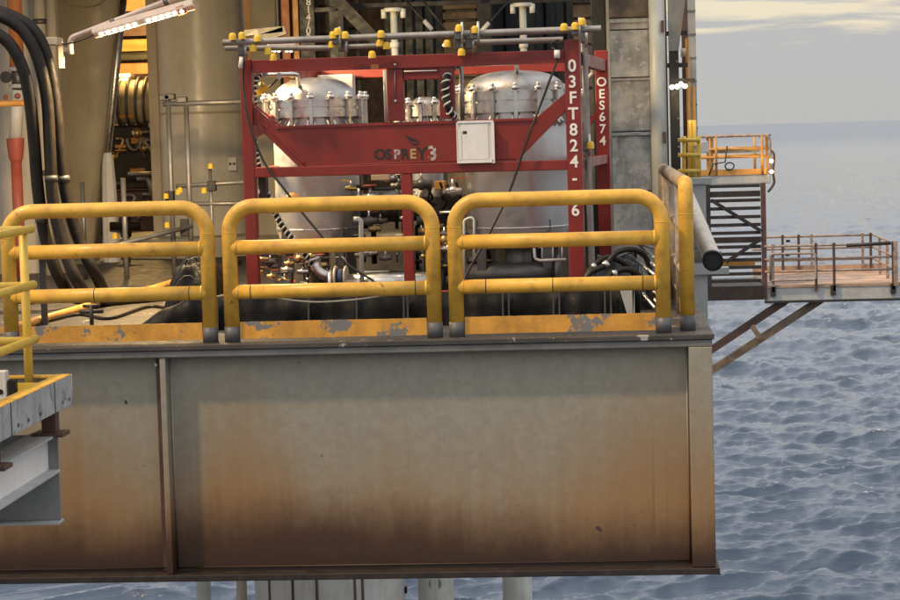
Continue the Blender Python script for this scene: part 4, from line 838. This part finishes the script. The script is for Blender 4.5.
def rust_stack(x0, x1, Y, rows, label):
    a, b = P(x0, 60, Y).x, P(x1, 60, Y).x; t = thing('rusty_block_stack', label, 'blocks', ((a + b) / 2, Y, 0), group='stacks of rusty plates behind the skid'); h = (b - a) / 2
    ys = [P(x0, r, Y).z for r in rows]
    for z1, z0 in zip(ys[:-1], ys[1:]):
        o_ = random.uniform(-.03, .03); obj('block', MB().box((-h, o_, max(0, z0 + .03)), (h, .5 + o_, z1)), 'rustpl', t, .012)
    obj('core', MB().box((-h + .03, .1, 0), (h - .03, .45, ys[0])), 'dark', t); return t
rust_stack(316.5, 333, 10.2, (-30, 8, 36, 60, 90, 130, 180, 240), 'stack of rusty plates beside the beam with painted numbers')
rust_stack(346, 360, 10.4, (-30, 14, 30, 50, 80, 110, 240), 'stack of rusty plates behind the sloping dark brace')
rust_stack(444, 478, 10.2, (-30, 4, 12, 22, 38, 56, 80, 110, 160, 240), 'wide stack of rusty plates above the document holder')
rust_stack(574, 592, 9.6, (-30, 5, 20, 32, 46, 58, 90, 120, 240), 'stack of rusty plates behind the lettered front post')
def brace(a, b, wd, m, label, name='diagonal_brace', rod=False, cat='brace', group=None):
    a, b = Vector(a), Vector(b); t = thing(name, label, cat, b, group=group); obj('member', MB().tube([a - b, (0, 0, 0)], wd, 10) if rod else MB().bar(a - b, (0, 0, 0), wd, wd, (0, 1, 0)), m, t); return t
t = brace(P(326, -12, 8.8), P(378, 42, 8.8), .14, 'dark', 'broad dark diagonal brace above the left vessel'); 
rg = 'thin tie rods behind the scaffold tubes'
for (x0_, y0_, x1_, y1_, sx_, sy_, lab) in ((402, -4, 436, 35, 428, 25, 'thin tie rod with white sleeve sloping down right'), (514, -6, 478, 36, 485, 27, 'thin tie rod with white sleeve sloping down left'), (420, -4, 448, 34, 0, 0, 'bare thin tie rod behind the sleeved ones')):
    a, b = P(x0_, y0_, 8.2), P(x1_, y1_, 8.2); t = brace(a, b, .014, 'dark', lab, 'tie_rod', True, 'rod', rg)
    if sx_:
        s_ = P(sx_, sy_, 8.18); d = (b - a).normalized() * .07; obj('sleeve', MB().tube([s_ - d - b, s_ + d - b], .026, 10), 'paper', t)
for x0_, y0_, x1_, y1_, lab in ((315, 10, 336, 9, 'thin dark horizontal bar crossing behind the lettered beam'), (350, 6, 480, 2, 'long thin dark bar crossing high behind the skid'), (490, 2, 590, -1, 'thin dark bar crossing before the corrugated container')):
    brace(P(x0_, y0_, 9.3), P(x1_, y1_, 9.3), .05, 'dark', lab, 'cross_bar', cat='bar')
def vent(px, ytop, Y, label):
    p = P(px, ytop, Y); t = thing('vent_pipe', label, 'pipe', (p.x, Y, 0), group='pale flanged vent pipes behind the skid'); h = p.z
    obj('pipe', MB().tube([(0, 0, 0), (0, 0, h)], .038, 16), 'palepipe', t)
    f = obj('flange', MB().tube([(0, 0, h - .03), (0, 0, h + .012)], .105, 20), 'palepipe', t)
    for s in (-1, 1): obj('lug', MB().tube([(s * .105, -.03, h - .10), (s * .105, -.03, h + .0)], .03, 10), 'palepipe', t)
    obj('band', MB().tube([(0, 0, P(px, 45, Y).z - .03), (0, 0, P(px, 45, Y).z + .03)], .05, 14), 'white', t)
vent(393.5, 9, 7.0, 'pale vent pipe with flanged top above the skid window'); vent(522.5, 4, 7.0, 'pale vent pipe with flanged top above the wider vessel')
# lit lamp behind the left end of the scaffold tubes
t = linear_lamp(P(268, 46, 3.3), P(296, 46.5, 3.3), 'small lit lamp between the scaffold tubes over the left vessel', .045, 'led', 3, (1, .66, .27), 1, (0, -.4, -1), 6)
t = linear_lamp(P(444, 42, 2.6), P(449, 45, 2.6), 'tiny lit lamp by the couplers above the document holder', .03, 'ledw', 2.5, (1, .7, .34), 1, (0, -.4, -1), 2)
# dark bracket hung behind the scaffold tube ends
fb = thing('folded_bracket', 'dark faded red bracket lying behind the scaffold tube ends', 'bracket', P(270, 35, 5.5)); c = fb.location
fm = MB(); fm.bar(P(245, 33, 5.5) - c, P(283, 29, 5.5) - c, .06, .06, (0, 1, 0)); fm.bar(P(262, 38, 5.5) - c, P(286, 30, 5.5) - c, .08, .06, (0, 1, 0)); obj('arms', fm, 'dark', fb)
obj('hanger', MB().tube([P(276, 30, 5.5) - c, (P(276, 30, 5.5) - c).xy.to_3d() + Vector((0, 0, 4.6 - c.z))], .012, 6), 'dark', fb)
# ================================================================== WEATHERED WALL AND RIGHT EDGE STRUCTURES
ww = thing('weathered_wall', 'tall weathered grey wall of mottled plates right of the skid', 'wall', (P(632, 200, 8).x, 8, 0)); b0 = ww.location
x0, x1 = P(611, 100, 8).x - b0.x, P(650, 100, 8).x - b0.x
rows = [-40, 18, 30, 78, 132, 192, 240, 300]; zs = [P(632, r, 8).z for r in rows]
for z1, z0 in zip(zs[:-1], zs[1:]): obj('plate', MB().box((x0, random.uniform(0, .025), max(0, z0 + .012)), (x1, .4, z1)), 'weather' if z1 < zs[1] + .01 else 'rustpl', ww, .008)
obj('seam_backing', MB().box((x0 + .01, .06, 0), (x1 - .01, .38, zs[0])), 'dark', ww)
for py in (20, 78, 133): z = P(632, py, 8).z; obj('ledge', MB().box((x0, -.03, z - .025), (x1, .06, z + .0)), 'weather', ww)
obj('edge_pipe', MB().tube([(x1 + .025, -.02, 0), (x1 + .025, -.02, 4.5)], .022, 10), 'cream', ww)
vpz = thing('drain_pipe', 'pale green grey vertical pipe beside the weathered wall', 'pipe', (P(659, 150, 7.2).x, 7.2, 0)); obj('tube', MB().tube([(0, 0, 0), (0, 0, 4.4)], .085, 22), 'palepipe', vpz)
obj('stripe', MB().tube([(.075, -.035, .2), (.075, -.035, 4.4)], .014, 8), 'cream', vpz)
for z in (1.4, 2.6): obj('bracket', MB().box((.05, -.12, z), (.08, -.02, z + .12)), 'brown', vpz)
QY = 22.
structure(obj('deck_extension', MB().box((XR + .002, 17.9, -.35), (1.68, 24.5, -.002)), 'midgrey', bev=.01))
def qP(px, py, Y=QY): return P(px, py, Y)
def tall(name, x0, x1, Y, z0, z1, m, label, cat='column', d=.3):
    a, b = P(x0, 100, Y).x, P(x1, 100, Y).x; t = thing(name, label, cat, ((a + b) / 2, Y, z0)); h = (b - a) / 2; obj('shaft', MB().box((-h, 0, 0), (h, d, z1 - z0)), m, t, .01); return t, h
t, h = tall('grey_column', 670, 679.5, QY, 0, 6, 'dark', 'dark grey riveted column standing past the pale pipe')
for zz_ in [k * .5 + .2 for k in range(11)]: obj('bolt', MB().ball((h * .6, -.005, zz_), .02, 8, 5), 'midgrey', t)
gp = MB(); zc = qP(676, 22).z
gp.prism([(-h, zc - .5), (-h, zc + .6), (h + .12, zc + .9), (h + .12, zc + .3), (h, zc - .5)], -.03, -.005); obj('gusset', gp, 'midgrey', t)
for py in (33, 65): obj('cross_tie', MB().box((-h - .1, .05, qP(676, py).z - .04), (h + .16, .12, qP(676, py).z + .04)), 'dark', t)
t, h = tall('block_column', 689, 697, QY + 1, 0, 6, 'ltgrey', 'light grey column of stacked sleeves at the platform edge')
for k in range(14): obj('seam', MB().box((-h - .006, -.012, .25 + k * .42), (h + .006, -.002, .28 + k * .42)), 'midgrey', t)
pp = thing('brown_pipe', 'dark brown vertical pipe against the light grey column', 'pipe', (P(686, 100, QY + .8).x, QY + .8, 0)); obj('tube', MB().tube([(0, 0, 0), (0, 0, 6)], .06, 12), 'brown', pp); obj('clamp', MB().tube([(0, 0, 2.8), (0, 0, 2.95)], .08, 12), 'ltgrey', pp)
for px, lab in ((688.5, 'gold lit thin conduit nearer the dark brown pipe'), (693.5, 'gold lit thin conduit on the light grey column')):
    pp = thing('conduit', lab, 'pipe', (P(px, 100, QY + .5).x, QY + .5, 0)); obj('tube', MB().tube([(0, 0, 0), (0, 0, qP(px, 38 if px < 690 else 86, QY + .5).z)], .035, 10), 'ochre', pp)
fl = thing('flood_lamp', 'lit flood lamps clustered on the grey column beside the sky', 'lamp', P(680, 86, QY - .4)); c = fl.location
obj('frame', MB().bar(P(669, 80, QY - .4) - c, P(695, 80, QY - .4) - c, .06, .06).bar(P(671, 74, QY - .4) - c, P(676, 82, QY - .4) - c, .05, .05), 'dark', fl)
for px, py in ((672, 87), (677, 86.5), (681, 84), (685, 86)):
    obj('diode', MB().ball(P(px, py, QY - .5) - c, .042, 10, 6), 'led', fl)
obj('arm', MB().tube([P(684, 85, QY - .35) - c, P(684, 85, QY + .7) - c], .03, 8), 'dark', fl)
lamp('POINT', (.1, -.3, -.15), 18, (1, .72, .34), .15, fl)
lc = thing('ladder_cage', 'pale yellow ladder cage beside the grey column', 'ladder', P(691, 176, QY - 1)); c = lc.location
for px in (684, 699): obj('stile', MB().tube([P(px, 182, QY - 1) - c, P(px, 136, QY - 1) - c], .035, 8), 'yellow2', lc)
for px in (690, 694): obj('stile', MB().tube([P(px, 182, QY - .6) - c, P(px, 120, QY - .6) - c], .04, 8), 'yellow2', lc)
for py in (140, 155, 171): obj('hoop', MB().tube([P(678, py, QY - 1.05) - c, P(700, py, QY - 1.05) - c], .035, 8), 'yellow2', lc)
jb = thing('white_box', 'small white box on the ladder cage by the orange railing', 'box', P(704.5, 147, QY - .9)); obj('case', MB().box((-.07, -.06, -.1), (.07, .06, .1)), 'paper', jb, .015); obj('mount', MB().box((-.2, .03, -.03), (-.069, .07, .03)), 'ltgrey', jb)
t, h = tall('support_column', 690, 704, 18., -3.2, P(697, 184, 18).z, 'ltgrey', 'light grey column carrying the cut pipe end', d=.25)
obj('head_plate', MB().box((-h - .05, -.05, 3.2 + P(697, 184, 18).z - .001), (h + .1, .3, 3.2 + P(697, 178, 18).z)), 'ltgrey', t); z_ = P(697, 268, 18).z + 3.2; obj('shelf_beam', MB().box((-h, -.08, z_ - .1), (.45, .25, z_)), 'ltgrey', t)
cp = thing('cut_pipe', 'large grey pipe end with black rim jutting past the guardrail', 'pipe', P(713, 261, 12)); c = cp.location; e = (P(694, 215, 15.5) - c) * 1.75
d = e.normalized(); obj('pipe', MB().tube([d * .02, e], .125, 28, False), 'cream', cp); obj('rim', MB().tube([d * -.01, d * .08], .136, 28, False).tube([d * .08, d * .081], [.136, .125], 28, False).tube([d * -.01, d * -.011], [.136, .11], 28, False), 'black', cp); obj('blank_plate', MB().tube([d * .03, d * .012], .115, 28), 'dark', cp)
obj('saddle', MB().box(d * 1.2 + Vector((-.2, -.1, -.25)), d * 1.2 + Vector((.2, .1, -.1))), 'midgrey', cp)
# ================================================================== FAR WALKWAYS OVER THE SEA
FY = 44.
def fP(px, py, Y=FY): return P(px, py, Y)
up = thing('upper_platform', 'small far platform with orange railings high above the sea', 'platform', fP(735, 184)); c = up.location
zf = fP(735, 175).z - c.z; xa0, xa1 = fP(700, 175).x - c.x, fP(770.5, 175).x - c.x
obj('floor_beam', MB().box((fP(640, 175).x - c.x, 0, 0), (xa1, .2, zf)), 'ltgrey', up, .02); obj('floor', MB().box((fP(640, 175).x - c.x, .2, zf - .08), (xa1, 3, zf - .02)), 'midgrey', up); obj('toe_plate', MB().box((xa0, -.02, zf + .001), (xa1 - .1, .02, zf + .16)), 'ochre', up)
h1, h2, h3 = (fP(735, q).z - c.z for q in (136, 149, 157))
for yy, mm in ((.0, 'rustrail'), (2.9, 'rustrail')):
    obj('top_rail', MB().tube(fillet([(xa0, yy, h1), (xa1, yy, h1), (xa1, yy, zf)], .15, 4), .035, 10), mm, up)
    obj('middle_rail', MB().tube([(xa0, yy + .01, h2), (xa1, yy + .01, h2)], .035, 10), 'ochre', up); obj('lower_rail', MB().tube([(xa0, yy + .01, h3), (xa1, yy + .01, h3)], .035, 10), 'ochre', up)
    for px in (716, 762): obj('post', MB().tube([(fP(px, 150).x - c.x, yy, zf), (fP(px, 150).x - c.x, yy, h1)], .04, 10), 'ochre', up)
obj('end_rail', MB().tube([(xa1, 0, h1), (xa1, 2.9, h1)], .035, 10).tube([(xa1, 0, h2), (xa1, 2.9, h2)], .035, 10), 'rustrail', up)
for x_ in (708, 712, 767): obj('mesh_panel', MB().box((fP(x_ - 1.5, 150).x - c.x, .06, zf), (fP(x_ + 1.5, 150).x - c.x, .09, h1)), 'ochre', up)
obj('cable_tray', MB().box((fP(712, 150).x - c.x, .1, fP(735, 153).z - c.z), (fP(760, 150).x - c.x, .25, fP(735, 147.5).z - c.z)), 'midgrey', up)
cabs = MB().tube([Vector((q[0], -.06, q[1])) for q in [((fP(x_, y_).x - c.x), fP(x_, y_).z - c.z) for x_, y_ in ((709, 175), (713, 164), (725, 162), (727, 146))]], .025, 6)
obj('cable', cabs, 'dark', up); obj('cable_coil', MB().tube([(fP(729.5 + 4.5 * math.cos(a), 166).x - c.x, -.05, fP(730, 166 + 3.5 * math.sin(a)).z - c.z) for a in [k * math.pi / 8 for k in range(17)]], .022, 6), 'dark', up)
obj('end_cable', MB().tube([q - c for q in smooth_path([fP(770, 150), fP(774, 155), fP(773, 172), fP(774, 183), fP(768, 192)], 5)], .035, 6), 'brown', up)
for py in (161, 171.5): obj('lamp_bulb', MB().ball(Vector((xa1 + .02, -.15, fP(770, py).z - c.z)), .055, 10, 6), 'ledw', up)
lamp('POINT', (xa1 - .3, -.4, fP(770, 160).z - c.z), 12, (1, .66, .25), .15, up); lamp('POINT', ((xa0 + xa1) / 2, .9, fP(740, 146).z - c.z), 35, (1, .66, .22), .2, up)
# louvre screen / stair side below it
ls = thing('louvre_screen', 'dark slatted screen hanging from the far platform above the walkway', 'screen', fP(735, 300)); c = ls.location
for px, wd, mm in ((707, .11, 'dark'), (764, .065, 'brown')): x_ = fP(px, 240).x - c.x; obj('stile', MB().box((x_ - wd, -.05, 0), (x_ + wd, .12, fP(735, 184).z - c.z)), mm, ls)
sl0, sl1 = fP(709.5, 240).x - c.x, fP(761, 240).x - c.x
for k, py in enumerate((186, 194, 200.5, 208.5, 217, 225, 233, 240, 247, 254, 260, 267.5, 274, 281)):
    z = fP(735, py).z - c.z; th_ = .045 if k not in (1, 7) else .08; obj('slat', MB().box((sl0, -.02, z - th_), (sl1, .06, z + th_)), 'slat', ls)
obj('diagonal', MB().bar(Vector((fP(711, 200).x - c.x, -.05, fP(711, 200).z - c.z)), Vector((fP(761, 231).x - c.x, -.05, fP(761, 231).z - c.z)), .10, .05, (0, 1, 0)), 'slat', ls); obj('diagonal', MB().bar(Vector((fP(762, 238).x - c.x, -.05, fP(762, 238).z - c.z)), Vector((fP(726, 262).x - c.x, -.05, fP(726, 262).z - c.z)), .10, .05, (0, 1, 0)), 'slat', ls)
obj('rear_slats', MB().box((sl0, 2.5, fP(735, 275).z - c.z), (sl1, 2.6, fP(735, 264).z - c.z)), 'ochre', ls)
obj('landing', MB().box((fP(640, 290).x - c.x, -.1, fP(735, 300).z - c.z), (fP(763, 290).x - c.x, 3.2, fP(735, 286).z - c.z)), 'slat', ls)
lw = thing('lower_walkway', 'rusty orange walkway platform jutting over the sea on two struts', 'walkway', fP(830, 300)); c = lw.location
wx0, wx1 = fP(765, 294).x - c.x, fP(908, 294).x - c.x; wz = fP(830, 287).z - c.z; WD = 4.8
obj('edge_beam', MB().box((wx0, 0, 0), (wx1, .25, wz)), 'ltgrey', lw, .02); obj('bottom_flange', MB().box((wx0, -.06, -.05), (wx1, .3, -.001)), 'dark', lw)
obj('decking', MB().box((wx0, -.02, wz + .001), (wx1, WD, wz + .07)), 'rustdeck', lw)
nb = 6
for k in range(nb):
    y0_, y1_ = .02 + WD / nb * k, WD / nb * (k + 1) - .04; obj('board', MB().box((wx0 + .02, y0_, wz + .071), (wx1 - .05, y1_, wz + .085 + random.uniform(0, .015))), 'rustdeck', lw)
obj('toe_plate', MB().box((wx0, WD, wz + .072), (wx1, WD + .05, wz + .30)), 'rustdeck', lw)
rh = 1.08
def rail_run(y, x0_, x1_, posts, m='rustrail'):
    for nm, hh in (('top_rail', rh), ('middle_rail', .72), ('lower_rail', .38)): obj(nm, MB().tube([(x0_, y, wz + .08 + hh), (x1_, y, wz + .08 + hh)], .032, 10), m, lw)
    for px in posts: obj('post', MB().box((px - .035, y - .04, wz - .1), (px + .035, y + .03, wz + .1 + rh + .04)), random.choice(['brown', 'rustrail', 'rustrail']), lw)
rail_run(-.06, wx0, wx1 - .35, [fP(px, 280).x - c.x for px in (773, 816, 834, 893)]); rail_run(WD, wx0, wx1 - .35, [P(px, 270, FY + WD).x - c.x for px in (783, 799, 812, 863, 871)])
for hh in (rh, .72, .38): obj('end_rail', MB().tube([(wx1 - .35, -.06, wz + .08 + hh), (wx1 - .35, WD, wz + .08 + hh)], .032, 10), 'rustrail', lw)
obj('end_post', MB().box((wx1 - .4, -.12, wz), (wx1 - .28, 0, wz + rh + .15)), 'rustrail', lw)
for y in (1.5, 3.2): obj('post', MB().box((wx1 - .39, y, wz), (wx1 - .31, y + .07, wz + rh + .1)), 'rustrail', lw)
x0_ = fP(815, 250).x - c.x; gt = obj('gate', MB().tube(fillet([(wx0 + .15, -.12, wz + .22), (wx0 + .15, -.12, wz + .95), (x0_, -.12, wz + .95), (x0_, -.12, wz + .22), (wx0 + .15, -.12, wz + .22)], .08, 3), .032, 10), 'rustrail', lw)
obj('black_pipe', MB().tube([(fP(846, 249).x - c.x, -.14, wz + rh + .06), (fP(890, 249).x - c.x, -.14, wz + rh + .1)], .05, 10), 'dark', lw)
for px in (773, 833, 893): obj('foot_clamp', MB().box((fP(px, 290).x - c.x - .07, -.1, wz - .22), (fP(px, 290).x - c.x + .07, -.002, wz + .05)), 'dark', lw)
for px, py in ((788, 241), (787.5, 255)): q = P(px, py, FY + WD - .05) - c; obj('tag', MB().box(q + Vector((-.06, 0, -.035)), q + Vector((.06, .02, .035))), 'black', lw)
obj('strut', MB().bar(fP(797, 293, FY + .3) - c, fP(640, 397, FY + .4) - c, .20, .2, (0, 1, 0)), 'brown', lw); obj('strut', MB().bar(fP(831, 293, FY + .3) - c, fP(640, 417, FY + .4) - c, .20, .2, (0, 1, 0)), 'rustpl', lw)
obj('strut_tie', MB().bar(fP(752, 326) - c, fP(760, 338) - c, .14, .15, (0, 1, 0)), 'rustpl', lw)
# far leg the struts and columns spring from, behind the girder
fg = thing('far_leg', 'far platform leg hidden behind the deck edge carrying the struts', 'platform leg', (P(636, 400, FY).x, FY + .4, -8.5)); obj('shaft', MB().lathe([(.001, 0), (.5, 0), (.5, 8.6), (.001, 8.6)], 32), 'ltgrey', fg)
# ================================================================== NEAR CATWALK AT LEFT
NY = -2.0
cw = thing('near_catwalk', 'grey edged catwalk end with yellow top jutting in beside the girder', 'catwalk', (-3.9, NY, 0)); c = cw.location
xe = P(72.5, 385, NY).x - c.x; zt_, zb_ = P(70, 374, NY).z, P(70, 404, NY).z
obj('side_channel', MB().box((xe - .02, -6, zb_), (xe, -.02, zt_)), 'blotch', cw, .004)
obj('end_channel', MB().box((-3, -.02, zb_), (xe - .021, .0, zt_ - .002)), 'ltgrey', cw, .004); obj('corner', MB().tube([(xe - .022, -.018, zb_), (xe - .022, -.018, zt_ - .001)], .024, 14), 'ltgrey', cw)
obj('top_edge', MB().box((xe - .10, -6, zt_ - .012), (xe - .001, -.03, zt_ + .004)), 'yellow', cw); obj('grating', MB().box((-3, -6, zb_ + .04), (xe - .12, -.03, zb_ + .09)), 'castgrey', cw); obj('top_edge', MB().box((-3, -.11, zt_ - .011), (xe - .101, -.03, zt_ + .003)), 'yellow', cw)
obj('inner_channel', MB().box((-3, -.34, zb_ + .1), (xe - .12, -.32, zt_ - .02)), 'yellow2', cw)
for yy in (-.5, -1.6): obj('joint', MB().box((xe - .001, yy - .006, zb_), (xe + .003, yy + .006, zt_)), 'dark', cw)
for yy in (-.12, -.3, -.9, -1.2, -1.45): obj('bolt', MB().tube([(xe - .001, yy, zb_ + .05), (xe + .008, yy, zb_ + .05)], .012, 6), 'castgrey', cw)
for yy in (-.22, -1.7): obj('hanger', MB().box((xe - .16, yy - .05, zb_ - .16), (xe - .06, yy + .05, zb_)), 'brown', cw, .004); obj('hanger_foot', MB().box((xe - .22, yy - .1, zb_ - .19), (xe + .0, yy + .1, zb_ - .161)), 'brown', cw, .004)
bz1, bz0, bzm = zb_ - .195, P(40, 523, NY - .1).z, P(45, 472, NY - .1).z
obj('bearer_web', MB().box((xe - .18, -6, bzm + .021), (xe - .16, -.12, bz1)), 'paper', cw); obj('bearer_top_flange', MB().box((xe - .27, -6, bz1), (xe - .07, -.1, bz1 + .015)), 'ltgrey', cw)
obj('bearer_bottom_flange', MB().box((xe - .27, -6, bzm), (xe - .08, -.12, bzm + .02)), 'ltgrey', cw, .004); obj('end_plate', MB().box((xe - 1.6, -.118, bz0 + .021), (xe - .09, -.10, bz1 - .001)), 'midgrey', cw, .004)
obj('end_plate_flange', MB().box((xe - 1.6, -.2, bz0), (xe - .085, -.05, bz0 + .02)), 'ltgrey', cw, .004)
nr = thing('near_railing', 'lemon yellow thin tube railing on the near catwalk corner', 'railing', (-3.9, NY, zb_ + .09)); c = nr.location
px_ = P(27, 330, NY - .12).x - c.x; R2 = .030
zt1, zt2_, zt3 = (P(26, q, NY - .12).z - c.z for q in (230, 286, 341))
obj('post', MB().tube([(px_, -.12, 0), (px_, -.12, zt1 + .01)], R2, 16), 'yellow2', nr)
for z in (zt1, zt2_, zt3):
    obj('side_rail', MB().tube([(px_ + .02, -6, z), (px_ + .02, .02, z)], R2, 16), 'yellow2', nr); obj('rail_end', MB().ball((px_ + .02, .02, z), R2, 14, 8), 'yellow2', nr)
    obj('end_rail', MB().tube([(px_ - .01, -.12, z), (-3, -.12, z)], R2, 16), 'yellow2', nr)
for yy in (-1.6, -3.1, -4.6): obj('post', MB().tube([(px_, yy, 0), (px_, yy, zt1)], R2, 16), 'yellow2', nr)
bt = thing('socket_box', 'small white and black socket box on the near catwalk', 'box', P(5, 386, NY - .45)); bt.location.z = zb_ + .09
obj('case', MB().box((-.06, -.04, 0), (.02, .04, .20)), 'white', bt, .008); obj('socket', MB().tube([(-.02, -.045, .06), (-.02, -.039, .06)], .018, 12), 'black', bt); obj('plug', MB().box((.03, -.03, .01), (.08, .03, .14)), 'black', bt, .006)
# ================================================================== LEGS BELOW THE DECK
JY = 12.
def leg(x0, x1, Y, label, stripes=(), lugs=(), ring=None, m='palepipe'):
    a, b = P(x0, 590, Y).x, P(x1, 590, Y).x; r = (b - a) / 2; t = thing('jacket_leg' if r > .3 else 'conductor_pipe', label, 'platform leg' if r > .3 else 'pipe', ((a + b) / 2, Y, SEA_Z - 3))
    obj('shaft', MB().lathe([(r, 0), (r, 26.)], 40 if r > .3 else 22), m, t)
    c = t.location
    for px, m_ in stripes:
        dx = P(px, 590, Y).x - c.x; dy = -math.sqrt(max(0, r * r - dx * dx)); obj('riser', MB().tube([(dx, dy, 0), (dx, dy, 27)], .018, 8), m_, t)
    for px, py in lugs: q = P(px, py, Y) - c; obj('lug', MB().tube([q, q + Vector((.08 if px < 330 else -.08, 0, 0))], .05, 10), 'black', t)
    if ring: q = P(*ring, Y - r * .97) - c; obj('round_patch', MB().tube([q, q + Vector((0, .06, 0))], .085, 20), 'midgrey', t)
    return t
leg(256, 405, JY, 'massive pale jacket leg with rusty streaks below the girder', [(278, 'rustpl'), (303, 'brown'), (327, 'rustpl'), (363, 'rustpl'), (370, 'rustpl')], [(252, 577), (407, 590), (380, 598)], m='white')
leg(418, 454, JY, 'pale pipe with a round patch below the girder', ring=(435, 584)); leg(502.5, 532, JY, 'pale pipe right of the one with the round patch'); leg(196.5, 211, JY, 'slim pale pipe standing left below the girder'); leg(236.5, 247, JY, 'slimmest tan pipe close beside the massive jacket leg', m='cream')
